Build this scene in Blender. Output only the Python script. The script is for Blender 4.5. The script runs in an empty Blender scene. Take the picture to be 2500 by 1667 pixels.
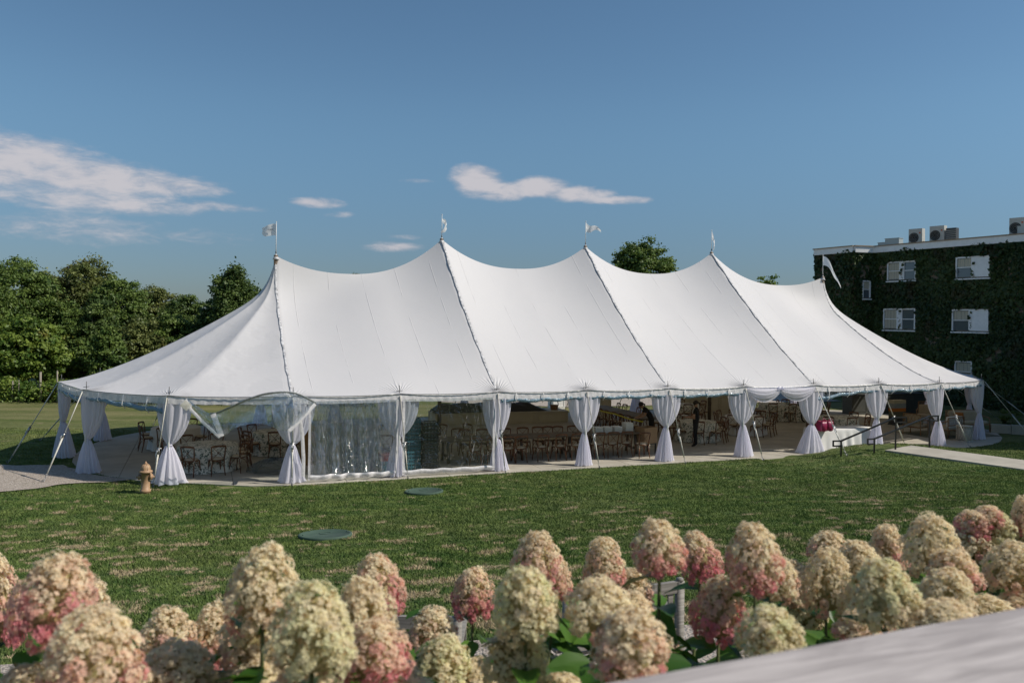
import bpy, bmesh, math, random
import numpy as np
from mathutils import Vector, Matrix
from mathutils import noise as mnoise
R = math.radians
rnd = random.Random(7)
rng = np.random.default_rng(7)
sc = bpy.context.scene
COL = sc.collection

# ---------------------------------------------------------------- camera, world, sun, exposure
F, CAMZ, HZ, ROLL = 1978.1, 4.693, 778.5, 0.0137
cd = bpy.data.cameras.new('camera'); cam = bpy.data.objects.new('camera', cd); COL.objects.link(cam)
cd.sensor_width = 36; cd.lens = F / 2500 * 36; cd.shift_y = -(833.5 - HZ) / 2500
cam.location = (0, 0, CAMZ)
cam.rotation_euler = (Matrix.Rotation(R(90), 4, 'X') @ Matrix.Rotation(ROLL, 4, 'Z')).to_euler()
cd.clip_start = 0.05; cd.clip_end = 3000
cd.dof.use_dof = True; cd.dof.focus_distance = 24; cd.dof.aperture_fstop = 3.8
sc.camera = cam
SUN_EL, SUN_ROT = R(44), R(98)
sundir = Vector((math.sin(SUN_ROT) * math.cos(SUN_EL), math.cos(SUN_ROT) * math.cos(SUN_EL), math.sin(SUN_EL)))
ld = bpy.data.lights.new('sun', 'SUN'); ld.energy = 3.2; ld.angle = R(0.55); ld.color = (1.0, 0.93, 0.82)
sun = bpy.data.objects.new('sun', ld); COL.objects.link(sun); sun.location = (30, -10, 40)
sun.rotation_euler = sundir.to_track_quat('Z', 'Y').to_euler()
sc.view_settings.view_transform = 'Standard'; sc.view_settings.look = 'None'
sc.view_settings.exposure = 0.45; sc.view_settings.gamma = 1.0; sc.view_settings.use_curve_mapping = False
sc.cycles.max_bounces = 8; sc.cycles.transparent_max_bounces = 24; sc.cycles.transmission_bounces = 6
sc.cycles.use_denoising = True

world = bpy.data.worlds.new('World'); sc.world = world; world.use_nodes = True
NT = world.node_tree; NT.nodes.clear()
class G:                                   # tiny node-graph helper
    def __init__(s, nt): s.nt = nt
    def n(s, t, **k):
        o = s.nt.nodes.new(t)
        for a, b in k.items(): setattr(o, a, b)
        return o
    def l(s, a, b): s.nt.links.new(a, b)
    def put(s, sock, v):
        if hasattr(v, 'is_output'): s.l(v, sock)
        else: sock.default_value = v
    def m(s, op, a, b=None, c=None, clamp=False):
        o = s.n('ShaderNodeMath', operation=op, use_clamp=clamp)
        for i, v in enumerate((a, b, c)):
            if v is not None: s.put(o.inputs[i], v)
        return o.outputs[0]
    def sm(s, v, lo, hi, a=0.0, b=1.0):
        o = s.n('ShaderNodeMapRange', interpolation_type='SMOOTHSTEP')
        for i, x in enumerate((v, lo, hi, a, b)): s.put(o.inputs[i], x)
        return o.outputs[0]
    def mix(s, f, a, b, bt='MIX'):
        o = s.n('ShaderNodeMix', data_type='RGBA', blend_type=bt)
        s.put(o.inputs[0], f); s.put(o.inputs[6], a); s.put(o.inputs[7], b)
        return o.outputs[2]
    def noise(s, vec, scale, detail=4, rough=0.55, dist=0.0, out=0):
        o = s.n('ShaderNodeTexNoise'); o.inputs['Scale'].default_value = scale; o.inputs['Detail'].default_value = detail
        o.inputs['Roughness'].default_value = rough; o.inputs['Distortion'].default_value = dist
        if vec is not None: s.l(vec, o.inputs['Vector'])
        return o.outputs[out]
    def mapp(s, vec, scale=(1, 1, 1), rot=(0, 0, 0), loc=(0, 0, 0)):
        o = s.n('ShaderNodeMapping'); s.l(vec, o.inputs[0])
        o.inputs['Scale'].default_value = scale; o.inputs['Rotation'].default_value = rot; o.inputs['Location'].default_value = loc
        return o.outputs[0]
def c4(c): return (c[0], c[1], c[2], 1.0)
g = G(NT)
sky = g.n('ShaderNodeTexSky', sky_type='NISHITA', sun_disc=False, sun_elevation=SUN_EL, sun_rotation=SUN_ROT,
          altitude=0, air_density=1.0, dust_density=0.4, ozone_density=1.3)
tc = g.n('ShaderNodeTexCoord'); dirv = tc.outputs['Generated']
sp = g.n('ShaderNodeSeparateXYZ'); g.l(dirv, sp.inputs[0])
az = g.m('ARCTAN2', sp.outputs[0], sp.outputs[1]); el = g.m('ARCSINE', sp.outputs[2])
comb = g.n('ShaderNodeCombineXYZ'); g.l(az, comb.inputs[0]); g.l(g.m('MULTIPLY', el, 3.2), comb.inputs[1])
nz = g.m('ADD', g.m('MULTIPLY', g.noise(comb.outputs[0], 9.0, 9, 0.6, 0.25), .5), g.m('MULTIPLY', g.noise(comb.outputs[0], 26.0, 8, 0.62, 0.35), .5))
nz2 = g.noise(comb.outputs[0], 3.0, 4, 0.5)
# clouds: azimuth, elevation, half widths (degrees), strength
CL = [(-33, 9.0, 7.0, 2.1, 1.75), (-27.5, 8.4, 6.5, 1.45, 1.7), (-23.4, 8.3, 5.0, .85, 1.5), (-26.5, 7.0, 8.5, .85, 1.15), (-20.5, 7.1, 3.6, .45, 1.0), (-28, 5.2, 10, 1.0, .72), (-24, 5.1, 6, .45, .5),
      (-13.6, 7.75, 2.1, .45, 1.3), (-12.2, 7.0, 1.2, .22, .5), (-8.6, 4.9, 2.4, .42, 1.1), (-7.5, 5.6, 1.5, .2, .45),
      (-2.6, 9.7, 2.2, 1.35, 1.9), (-.6, 8.9, 2.6, .85, 1.6), (1.9, 9.2, 2.6, .95, 1.9), (4.2, 8.8, 3.2, .7, 1.7), (7.2, 8.35, 3.0, .38, 1.3), (-6.8, 9.5, 1.3, .25, .5),
      (-150, 12, 16, 2.0, 1.0), (110, 10, 14, 1.5, 1.0), (170, 9, 12, 1.2, .9), (-70, 8, 14, 1.6, 1.0), (62, 7, 10, .8, .8), (-105, 18, 18, 2, .9)]
tot = None
for a, e, wa, we, st in CL:
    x = g.m('MULTIPLY', g.m('SUBTRACT', az, R(a)), 1 / R(wa)); y = g.m('MULTIPLY', g.m('SUBTRACT', el, R(e)), 1 / R(we))
    mk = g.m('MULTIPLY', g.m('SUBTRACT', 1.0, g.m('ADD', g.m('MULTIPLY', x, x), g.m('MULTIPLY', y, y))), st)
    tot = mk if tot is None else g.m('SMOOTH_MAX', tot, mk, 0.3)
dens = g.sm(g.m('ADD', tot, g.m('MULTIPLY', g.m('SUBTRACT', nz, .5), 4.6)), 0.0, 1.7, 0.0, 0.9)
dens = g.m('MULTIPLY', dens, g.sm(g.m('ADD', nz2, g.m('MULTIPLY', tot, .2)), .25, .5, .65, 1.0))
tint = g.mix(g.sm(el, R(0), R(15)), (.40, .51, .70, 1), (.77, .98, 1.05, 1))
skyc = g.mix(1.0, sky.outputs[0], tint, 'MULTIPLY')
ccol = g.mix(g.sm(g.m('ADD', nz, g.m('MULTIPLY', tot, .12)), .45, .72), (4.3, 4.5, 5.3, 1), (6.9, 6.6, 6.9, 1))
strg = g.mix(dens, skyc, ccol)
bg = g.n('ShaderNodeBackground'); bg.inputs[1].default_value = 0.063; g.l(strg, bg.inputs[0])
wo = g.n('ShaderNodeOutputWorld'); g.l(bg.outputs[0], wo.inputs[0])

# ---------------------------------------------------------------- projection helpers (photo pixel -> point)
def hzx(x): return HZ + ROLL * (x - 1250)
def UD(px, py, D):                         # point at depth D
    c, s = math.cos(ROLL), math.sin(ROLL); dx, dy = px - 1250, py - HZ
    return Vector(((c * dx + s * dy) / F * D, D, CAMZ - (-s * dx + c * dy) / F * D))
def UZ(px, py, z=0.0):                     # point at height z
    p = UD(px, py, 1.0); k = (CAMZ - z) / (CAMZ - p.z)
    return UD(px, py, k)
TH, X0, Y0, W, HE = 0.3645, -6.1174, 22.773, 6.4863, 2.4263
HIN, HEND, S = 7.696, 6.817, 6.1
dv = Vector((math.cos(TH), math.sin(TH), 0)); nv = Vector((-math.sin(TH), math.cos(TH), 0)); LEN = 4 * S
def T(s, q, z=0.0): return Vector((X0, Y0, 0)) + dv * s + nv * (q + W) + Vector((0, 0, z))   # s along, q across (0 = ridge)
def toT(x, y):
    rx, ry = x - X0, y - Y0
    return rx * dv.x + ry * dv.y, rx * nv.x + ry * nv.y - W
def sstep(x, a, b):
    t = min(1, max(0, (x - a) / (b - a))); return t * t * (3 - 2 * t)
PATH0, PATH1 = Vector((13.75, 28.1, 0)), Vector((24.5, 14.4, 0))
def ground(x, y):
    s, q = toT(x, y); v = -(q + W) - 0.3
    z = -0.02
    if v > 0: z = -0.02 * max(0, 1 - v) + .037 * v + .0033 * v * v
    p = Vector((x, y, 0)); d = PATH1 - PATH0; t = max(0, min(1, (p - PATH0).dot(d) / d.length_squared)); dist = (p - (PATH0 + d * t)).length
    if dist < 4.5:
        w_ = 1 - sstep(dist, 1.15, 4.5)
        z = z + (max(z, .33) - z) * w_
    far = math.hypot(x, y - 20)
    z += 0.03 * mnoise.noise(Vector((x * .35, y * .35, 0))) * min(1, abs(v) / 3 if v > 0 else 1)
    if q > W + 1 or far > 60: pass
    if v < 0.0 and -9 < s < LEN + 9 and q < W + 2: z = min(z, -0.02)
    return z
def UG(px, py):                            # point on the ground under a pixel
    z = 0.0
    for _ in range(25):
        p = UZ(px, py, z); z = z * .5 + .5 * ground(p.x, p.y)
    p = UZ(px, py, z); p.z = ground(p.x, p.y); return p

# ---------------------------------------------------------------- object helpers
class MB:
    def __init__(s): s.v = []; s.f = []; s.sm = True
    def add(s, vs, fs):
        o = len(s.v); s.v += [tuple(v) for v in vs]; s.f += [tuple(i + o for i in f) for f in fs]; return s
    def box(s, c, sz, M=None, bev=0):
        hx, hy, hz_ = sz[0] / 2, sz[1] / 2, sz[2] / 2
        vs = [Vector((x * hx, y * hy, z * hz_)) for z in (-1, 1) for y in (-1, 1) for x in (-1, 1)]
        if M is not None: vs = [M @ v for v in vs]
        return s.add([v + Vector(c) for v in vs], [(0, 2, 3, 1), (4, 5, 7, 6), (0, 1, 5, 4), (2, 6, 7, 3), (0, 4, 6, 2), (1, 3, 7, 5)])
    def tube(s, pts, r, n=6, cap=True, flat=1.0):
        pts = [Vector(p) for p in pts]; m = len(pts); rs = r if isinstance(r, (list, tuple)) else [r] * m
        vs = []; prev = None
        for i, p in enumerate(pts):
            t = (pts[min(i + 1, m - 1)] - pts[max(i - 1, 0)]).normalized()
            if prev is None:
                a = Vector((0, 0, 1)) if abs(t.z) < .9 else Vector((1, 0, 0)); u = t.cross(a).normalized()
            else: u = (prev - t * prev.dot(t)).normalized()
            prev = u; w = t.cross(u)
            for k in range(n):
                an = 2 * math.pi * k / n; vs.append(p + (u * math.cos(an) + w * math.sin(an) * flat) * rs[i])
        fs = [(i * n + k, i * n + (k + 1) % n, (i + 1) * n + (k + 1) % n, (i + 1) * n + k) for i in range(m - 1) for k in range(n)]
        if cap: fs += [tuple(range(n))[::-1], tuple(range((m - 1) * n, m * n))]
        return s.add(vs, fs)
    def lathe(s, prof, n=20, c=(0, 0, 0), axis=None):
        vs = []; c = Vector(c)
        Mx = Matrix.Identity(3) if axis is None else Vector(axis).to_track_quat('Z', 'Y').to_matrix()
        for r, z in prof:
            for k in range(n):
                a = 2 * math.pi * k / n; vs.append(c + Mx @ Vector((r * math.cos(a), r * math.sin(a), z)))
        m = len(prof); fs = [(i * n + k, i * n + (k + 1) % n, (i + 1) * n + (k + 1) % n, (i + 1) * n + k) for i in range(m - 1) for k in range(n)]
        fs += [tuple(range(n))[::-1], tuple(range((m - 1) * n, m * n))]
        return s.add(vs, fs)
    def grid(s, rows, close=False):
        n = len(rows[0]); vs = [p for r in rows for p in r]
        k2 = n if close else n - 1
        return s.add(vs, [(i * n + k, i * n + (k + 1) % n, (i + 1) * n + (k + 1) % n, (i + 1) * n + k) for i in range(len(rows) - 1) for k in range(k2)])
    def mesh(s, name, mat, smooth=None, org=(0, 0, 0)):
        me = bpy.data.meshes.new(name); o = Vector(org)
        me.from_pydata([(v[0] - o.x, v[1] - o.y, v[2] - o.z) for v in s.v], [], s.f)
        for m_ in (mat if isinstance(mat, (list, tuple)) else [mat]): me.materials.append(m_)
        if smooth if smooth is not None else s.sm: me.shade_smooth()
        me.update(); return me
    def build(s, name, mat, parent=None, smooth=None, rel=True):
        org = parent.location if (parent is not None and rel) else (0, 0, 0)
        o = bpy.data.objects.new(name, s.mesh(name, mat, smooth, org)); COL.objects.link(o)
        if parent is not None: o.parent = parent
        return o
def fix_normals(o):
    bm = bmesh.new(); bm.from_mesh(o.data); bmesh.ops.recalc_face_normals(bm, faces=bm.faces); bm.to_mesh(o.data); bm.free()
def tag(o, label, cat, group=None, kind=None):
    if label: o['label'] = label
    if cat: o['category'] = cat
    if group: o['group'] = group
    if kind: o['kind'] = kind
    return o
def thing(name, label, cat, loc=(0, 0, 0), rz=0, group=None):
    o = bpy.data.objects.new(name, None); COL.objects.link(o); o.empty_display_size = .2
    o.location = Vector(loc); o.rotation_euler = (0, 0, rz); return tag(o, label, cat, group)
def dup(root, loc, rz, label=None, group=None, scale=None):
    r = root.copy(); COL.objects.link(r); r.location = loc; r.rotation_euler = (0, 0, rz)
    if label: r['label'] = label
    if group: r['group'] = group
    if scale: r.scale = scale
    for ch in list(root.children):
        c = ch.copy(); COL.objects.link(c); c.parent = r
        for gg in ch.children:
            d = gg.copy(); COL.objects.link(d); d.parent = c
    return r
def struct(o): o['kind'] = 'structure'; return o
ORD = ['first', 'second', 'third', 'fourth', 'fifth', 'sixth', 'seventh', 'eighth', 'ninth', 'tenth', 'eleventh', 'twelfth', 'thirteenth', 'fourteenth']

# ---------------------------------------------------------------- materials
def mat(name, col, rough=.6, metal=0, var=.0, vscale=5, col2=None, bump=0, bscale=30, spec=None, trans=0, coord='Object', bdist=.01, alpha=None, sheen=0):
    m = bpy.data.materials.new(name); m.use_nodes = True; nt = m.node_tree; g = G(nt)
    p = nt.nodes['Principled BSDF']; out = nt.nodes['Material Output']
    p.inputs['Roughness'].default_value = rough; p.inputs['Metallic'].default_value = metal
    if spec is not None: p.inputs['Specular IOR Level'].default_value = spec
    tc = g.n('ShaderNodeTexCoord'); vec = tc.outputs[coord]
    if var or col2:
        nn = g.noise(vec, vscale, 5, .6)
        a = c4(col); b = c4(col2) if col2 else c4([x * (1 - var) for x in col])
        csock = g.mix(g.sm(nn, .35, .65), a, b); g.l(csock, p.inputs['Base Color'])
    else:
        csock = None; p.inputs['Base Color'].default_value = c4(col)
    if bump:
        b = g.n('ShaderNodeBump'); b.inputs['Strength'].default_value = bump; b.inputs['Distance'].default_value = bdist
        g.l(g.noise(vec, bscale, 6, .6), b.inputs['Height']); g.l(b.outputs[0], p.inputs['Normal'])
    sh = p.outputs[0]
    if trans:
        t = g.n('ShaderNodeBsdfTranslucent')
        if csock: g.l(csock, t.inputs[0])
        else: t.inputs[0].default_value = c4(col)
        mx = g.n('ShaderNodeMixShader'); mx.inputs[0].default_value = trans; g.l(sh, mx.inputs[1]); g.l(t.outputs[0], mx.inputs[2]); sh = mx.outputs[0]
    if alpha is not None:
        t = g.n('ShaderNodeBsdfTransparent'); mx = g.n('ShaderNodeMixShader'); mx.inputs[0].default_value = alpha
        g.l(t.outputs[0], mx.inputs[1]); g.l(sh, mx.inputs[2]); sh = mx.outputs[0]
    g.l(sh, out.inputs[0]); m['_'] = 1
    return m
def nodes(m): return G(m.node_tree), m.node_tree.nodes['Principled BSDF'], m.node_tree.nodes['Material Output']

M = {}
# canopy: cloth with faint cross seams and gathers round the pole tops, read from mesh attributes
m = mat('sailcloth', (.86, .74, .56), .6, trans=.10, spec=.25); M['canopy'] = m
g, p, out = nodes(m)
at = g.n('ShaderNodeAttribute', attribute_name='pole'); sv = g.n('ShaderNodeSeparateXYZ'); g.l(at.outputs['Vector'], sv.inputs[0])
ang = g.m('ARCTAN2', sv.outputs[1], sv.outputs[0]); dist = g.m('SQRT', g.m('ADD', g.m('MULTIPLY', sv.outputs[0], sv.outputs[0]), g.m('MULTIPLY', sv.outputs[1], sv.outputs[1])))
tcc = g.n('ShaderNodeTexCoord')
wob = g.noise(tcc.outputs['Object'], 2.2, 3, .5)
wr = g.m('SINE', g.m('ADD', g.m('MULTIPLY', ang, 44.0), g.m('MULTIPLY', wob, 9.0)))
fa = g.n('ShaderNodeAttribute', attribute_name='gather'); fall = fa.outputs['Fac']
fall = g.m('MULTIPLY', fall, g.sm(g.noise(tcc.outputs['Object'], 1.1, 1), .38, .6, .25, 1.1))
at2 = g.n('ShaderNodeAttribute', attribute_name='seam')
fr = g.m('ABSOLUTE', g.m('SUBTRACT', g.m('FRACT', g.m('MULTIPLY', at2.outputs['Fac'], 1 / 1.22)), .5))
line = g.m('MULTIPLY', g.sm(fr, .012, .003), g.sm(g.noise(tcc.outputs['Object'], .8, 3), .42, .58, .0, 1.0))
wv = g.noise(tcc.outputs['Object'], 1.3, 3, .5); fine = g.noise(tcc.outputs['Object'], 55, 3, .6)
hgt = g.m('ADD', g.m('MULTIPLY', g.m('MULTIPLY', wr, fall), .010), g.m('ADD', g.m('MULTIPLY', line, -.008), g.m('ADD', g.m('MULTIPLY', wv, .006), g.m('MULTIPLY', fine, .0012))))
b = g.n('ShaderNodeBump'); b.inputs['Strength'].default_value = 1.0; b.inputs['Distance'].default_value = 1.0; g.l(hgt, b.inputs['Height']); g.l(b.outputs[0], p.inputs['Normal'])
cc = g.mix(g.m('MULTIPLY', line, .09), g.mix(g.sm(g.noise(tcc.outputs['Object'], .5, 5, .6), .35, .7), (.655, .64, .645, 1), (.64, .627, .635, 1)), (.4, .4, .42, 1))
g.l(cc, p.inputs['Base Color'])
for nd in m.node_tree.nodes:
    if nd.type == 'BSDF_TRANSLUCENT': nd.inputs[0].default_value = (.86, .74, .56, 1)
M['seam'] = mat('lacing_cloth', (.68, .67, .68), .6, col2=(.30, .30, .31), vscale=9, bump=.6, bscale=25, bdist=.02)
M['valance'] = mat('valance_cloth', (.90, .87, .88), .5, trans=.2, col2=(.72, .70, .72), vscale=9, bump=.5, bscale=14, bdist=.02)
M['web'] = mat('webbing', (.66, .64, .58), .7, col2=(.5, .47, .4), vscale=8)
M['pole'] = mat('pole_paint', (.72, .72, .71), .4)
M['steel'] = mat('galvanised_steel', (.5, .5, .5), .4, .9, col2=(.3, .3, .3), vscale=20)
M['dsteel'] = mat('dark_steel', (.12, .12, .12), .5, .6)
# sheer drapes
m = mat('sheer_voile', (.91, .90, .99), .75, trans=.5, alpha=.92); M['drape'] = m
g, p, out = nodes(m); tcc = g.n('ShaderNodeTexCoord')
b = g.n('ShaderNodeBump'); b.inputs['Strength'].default_value = .7; b.inputs['Distance'].default_value = .03
g.l(g.noise(g.mapp(tcc.outputs['Object'], (14, 14, .8)), 1.6, 4, .6), b.inputs['Height']); g.l(b.outputs[0], p.inputs['Normal'])
# clear vinyl
def vinyl(name, tint, refl, bumpS, bumpD, sc_, op, stretch=(1, 1, 1)):
    m = bpy.data.materials.new(name); m.use_nodes = True; nt = m.node_tree; nt.nodes.clear(); g = G(nt)
    out = g.n('ShaderNodeOutputMaterial'); tr = g.n('ShaderNodeBsdfTransparent'); tr.inputs[0].default_value = c4(tint)
    gl = g.n('ShaderNodeBsdfGlossy'); gl.inputs['Roughness'].default_value = .09; gl.inputs[0].default_value = (.95, .97, 1, 1)
    df = g.n('ShaderNodeBsdfPrincipled'); df.inputs['Base Color'].default_value = c4([min(1, t * .75) for t in tint]); df.inputs['Roughness'].default_value = .25
    tc = g.n('ShaderNodeTexCoord'); vv = g.mapp(tc.outputs['Object'], stretch)
    b = g.n('ShaderNodeBump'); b.inputs['Strength'].default_value = bumpS; b.inputs['Distance'].default_value = bumpD
    h = g.m('ADD', g.noise(vv, sc_ * 1.6, 3, .6, .8), g.m('MULTIPLY', g.noise(vv, sc_ * .22, 2), 1.5)); g.l(h, b.inputs['Height'])
    g.l(b.outputs[0], gl.inputs['Normal']); g.l(b.outputs[0], df.inputs['Normal'])
    lw = g.n('ShaderNodeLayerWeight'); lw.inputs[0].default_value = .25; g.l(b.outputs[0], lw.inputs['Normal'])
    m1 = g.n('ShaderNodeMixShader'); g.l(g.m('MULTIPLY', g.m('ADD', lw.outputs['Fresnel'], .10), refl, clamp=True), m1.inputs[0]); g.l(tr.outputs[0], m1.inputs[1]); g.l(gl.outputs[0], m1.inputs[2])
    m2 = g.n('ShaderNodeMixShader'); m2.inputs[0].default_value = op; g.l(m1.outputs[0], m2.inputs[1]); g.l(df.outputs[0], m2.inputs[2])
    g.l(m2.outputs[0], out.inputs[0]); return m
M['clear'] = vinyl('clear_vinyl', (.80, .84, .84), .55, 1.0, .09, 3.2, .010, (1, 1, .5))
M['crinkle'] = vinyl('crinkled_clear_vinyl', (.80, .85, .87), .5, 1.0, .34, 8, .003, (1.3, 1.3, .35))
M['rolled'] = vinyl('rolled_clear_vinyl', (.42, .60, .74), .35, 1.0, .05, 8, .62, (.5, .5, 1))
M['concrete'] = mat('concrete', (.44, .405, .34), .85, col2=(.36, .33, .275), vscale=1.3, bump=.25, bscale=60, bdist=.004, coord='Object')
M['joint'] = mat('joint_dirt', (.14, .13, .11), .9)
M['wood'] = mat('chair_wood', (.20, .085, .034), .38, col2=(.11, .045, .02), vscale=7)
M['cushion'] = mat('cushion_cream', (.50, .42, .31), .85, var=.15)
M['tie'] = mat('cushion_tie', (.62, .56, .45), .8)
M['table'] = mat('farm_table_wood', (.16, .12, .085), .55, col2=(.09, .07, .05), vscale=6)
M['linen'] = mat('white_linen', (.74, .73, .71), .8, trans=.08)
m = mat('floral_linen', (.72, .70, .66), .8); M['floral'] = m
g, p, out = nodes(m); tcc = g.n('ShaderNodeTexCoord')
n1 = g.noise(tcc.outputs['Object'], 13, 4, .7, 1.2); n2 = g.noise(tcc.outputs['Object'], 3.5, 2)
g.l(g.mix(g.m('MULTIPLY', g.sm(n1, .50, .56), g.sm(n2, .36, .48)), (.74, .71, .64, 1), (.07, .11, .08, 1)), p.inputs['Base Color'])
M['skin'] = mat('skin', (.42, .24, .16), .55); M['black'] = mat('black_cloth', (.012, .012, .015), .85, var=.3); M['hair'] = mat('dark_hair', (.02, .013, .01), .6)
M['blackmetal'] = mat('black_painted_metal', (.012, .012, .013), .35)
M['cardboard'] = mat('cardboard', (.36, .23, .13), .8, var=.12, vscale=3)
M['cream'] = mat('cream_paint', (.55, .50, .38), .6, var=.1, vscale=2)
M['cover'] = mat('black_vinyl_cover', (.018, .02, .024), .45, bump=.5, bscale=3, bdist=.1)
M['crate'] = mat('black_plastic', (.02, .02, .022), .45); M['teal'] = mat('teal_plastic', (.08, .22, .28), .45, var=.2); M['greycrate'] = mat('grey_plastic', (.30, .34, .36), .5, var=.15)
M['redcrate'] = mat('red_plastic', (.32, .05, .04), .5); M['china'] = mat('white_china', (.78, .78, .76), .25)
M['magenta'] = mat('magenta_vinyl', (.27, .018, .07), .3, bump=.6, bscale=9, bdist=.03)
M['rattan'] = mat('rattan', (.36, .21, .10), .55, col2=(.22, .12, .06), vscale=20); M['wicker'] = mat('pale_lattice', (.55, .50, .42), .6)
M['orange'] = mat('orange_fabric', (.50, .16, .03), .85); M['greycush'] = mat('olive_cushion', (.13, .13, .09), .9); M['patterned'] = mat('patterned_cushion', (.42, .38, .28), .9, col2=(.08, .08, .06), vscale=16)
M['yellow'] = mat('yellow_tape', (.62, .55, .05), .5, trans=.3)
M['hydrant'] = mat('hydrant_paint', (.42, .27, .155), .55, col2=(.36, .22, .125), vscale=6, bump=.15, bscale=40, bdist=.003)
M['lid'] = mat('green_plastic_lid', (.042, .080, .055), .8, col2=(.055, .095, .068), vscale=3, bump=.2, bscale=50, bdist=.003)
m = mat('weathered_wood', (.36, .34, .31), .75); M['grey_wood'] = m
g, p, out = nodes(m); tcc = g.n('ShaderNodeTexCoord')
nn = g.noise(g.mapp(tcc.outputs['Object'], (1.5, 30, 30)), 1.5, 5, .6, .3)
g.l(g.mix(g.sm(nn, .3, .7), (.30, .28, .25, 1), (.16, .148, .13, 1)), p.inputs['Base Color'])
m = mat('painted_rail_wood', (.62, .58, .58), .6); M['rail'] = m
g, p, out = nodes(m); tcc = g.n('ShaderNodeTexCoord')
nn = g.noise(g.mapp(tcc.outputs['Object'], (3, 26, 26)), 1.2, 5, .6, .5)
g.l(g.mix(g.sm(nn, .3, .7), (.54, .485, .46, 1), (.33, .29, .275, 1)), p.inputs['Base Color'])
# lawn + blades share one colour field in world space
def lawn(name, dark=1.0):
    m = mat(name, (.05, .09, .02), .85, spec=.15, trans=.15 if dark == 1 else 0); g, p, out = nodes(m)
    geo = g.n('ShaderNodeNewGeometry'); pos = geo.outputs['Position']
    flat = g.mapp(pos, (1, 1, 0)); lowf = g.noise(g.mapp(pos, (.5, .9, 0)), .45, 4, .6); s2 = g.n('ShaderNodeSeparateXYZ'); g.l(pos, s2.inputs[0])
    big = g.noise(flat, .16, 3); mid = g.noise(g.mapp(pos, (.8, 1.2, 0)), 1.9, 5, .68); sml = g.noise(flat, 7, 3, .7); patch = g.noise(g.mapp(pos, (.9, 1.2, 0)), 1.9, 5, .62, .35)
    near = g.sm(s2.outputs[1], 22, 11, -.02, .055)
    straw = g.sm(g.m('ADD', g.m('ADD', patch, near), g.m('MULTIPLY', big, .28)), .725, .79)
    straw = g.m('MULTIPLY', straw, g.sm(s2.outputs[1], 33, 20, .35, 1.0))
    gr = g.mix(g.sm(mid, .35, .65), (.042, .098, .020, 1), (.172, .232, .062, 1))
    gr = g.mix(g.sm(sml, .40, .85), gr, (.20, .255, .095, 1))
    streak = g.sm(g.noise(g.mapp(pos, (.12, .8, 0)), 1.0, 4, .6), .35, .65)
    gr = g.mix(g.sm(s2.outputs[1], 24, 42, 0, .85), gr, g.mix(streak, (.15, .17, .05, 1), (.33, .29, .14, 1)))
    gr = g.mix(g.sm(lowf, .38, .66, 0, .4), gr, (.165, .19, .068, 1))
    st = g.mix(g.sm(sml, .3, .7), (.52, .42, .28, 1), (.36, .30, .17, 1))
    colr = g.mix(straw, gr, st)
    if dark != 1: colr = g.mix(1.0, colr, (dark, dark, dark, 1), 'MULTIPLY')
    g.l(colr, p.inputs['Base Color'])
    for nd in m.node_tree.nodes:
        if nd.type == 'BSDF_TRANSLUCENT': g.l(colr, nd.inputs[0])
    if dark != 1:
        b = g.n('ShaderNodeBump'); b.inputs['Strength'].default_value = .9; b.inputs['Distance'].default_value = .05
        g.l(g.m('ADD', g.noise(flat, 22, 4, .7), g.m('MULTIPLY', mid, .8)), b.inputs['Height']); g.l(b.outputs[0], p.inputs['Normal'])
    return m
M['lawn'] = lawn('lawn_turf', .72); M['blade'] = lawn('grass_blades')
m = mat('gravel', (.36, .31, .26), .9); M['gravel'] = m
g, p, out = nodes(m); geo = g.n('ShaderNodeNewGeometry')
vo = g.n('ShaderNodeTexVoronoi'); vo.inputs['Scale'].default_value = 32; g.l(geo.outputs['Position'], vo.inputs['Vector'])
cr = g.n('ShaderNodeSeparateColor'); g.l(vo.outputs['Color'], cr.inputs[0])
g.l(g.mix(cr.outputs[0], (.27, .22, .18, 1), (.50, .44, .38, 1)), p.inputs['Base Color'])
b = g.n('ShaderNodeBump'); b.inputs['Strength'].default_value = 1; b.inputs['Distance'].default_value = .02; b.invert = True
g.l(vo.outputs['Distance'], b.inputs['Height']); g.l(b.outputs[0], p.inputs['Normal'])
# foliage: colour varies by clump attribute and leaf
def leafmat(name, a, b_, tr=.3, rough=.5, auto=None):
    m = mat(name, a, rough, trans=tr, spec=.3); g, p, out = nodes(m)
    at = g.n('ShaderNodeAttribute', attribute_name='tone'); c = g.mix(at.outputs['Fac'], c4(a), c4(b_))
    if auto:
        geo = g.n('ShaderNodeNewGeometry'); c = g.mix(g.sm(g.noise(geo.outputs['Position'], .5, 4, .6), .56, .68, 0, .6), c, c4(auto))
    g.l(c, p.inputs['Base Color'])
    for nd in m.node_tree.nodes:
        if nd.type == 'BSDF_TRANSLUCENT': g.l(c, nd.inputs[0])
    return m
M['leaf_a'] = leafmat('leaf_mid_green', (.05, .10, .022), (.18, .245, .055))
M['leaf_b'] = leafmat('leaf_olive', (.08, .11, .03), (.235, .26, .08), auto=(.16, .10, .04))
M['leaf_c'] = leafmat('leaf_deep_green', (.04, .08, .022), (.16, .22, .055))
M['leaf_d'] = leafmat('leaf_bright', (.06, .12, .02), (.22, .29, .05), auto=(.22, .15, .03))
M['ivy'] = leafmat('ivy_leaf', (.022, .045, .014), (.075, .11, .03), .2, .45, auto=(.07, .05, .03))
M['bark'] = mat('bark', (.10, .08, .06), .9, col2=(.06, .05, .04), vscale=6, bump=.8, bscale=12, bdist=.03)
M['hleaf'] = leafmat('hydrangea_leaf', (.03, .09, .014), (.12, .24, .035), .35, .42)
M['stem'] = mat('hydrangea_stem', (.10, .12, .04), .7)
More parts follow.
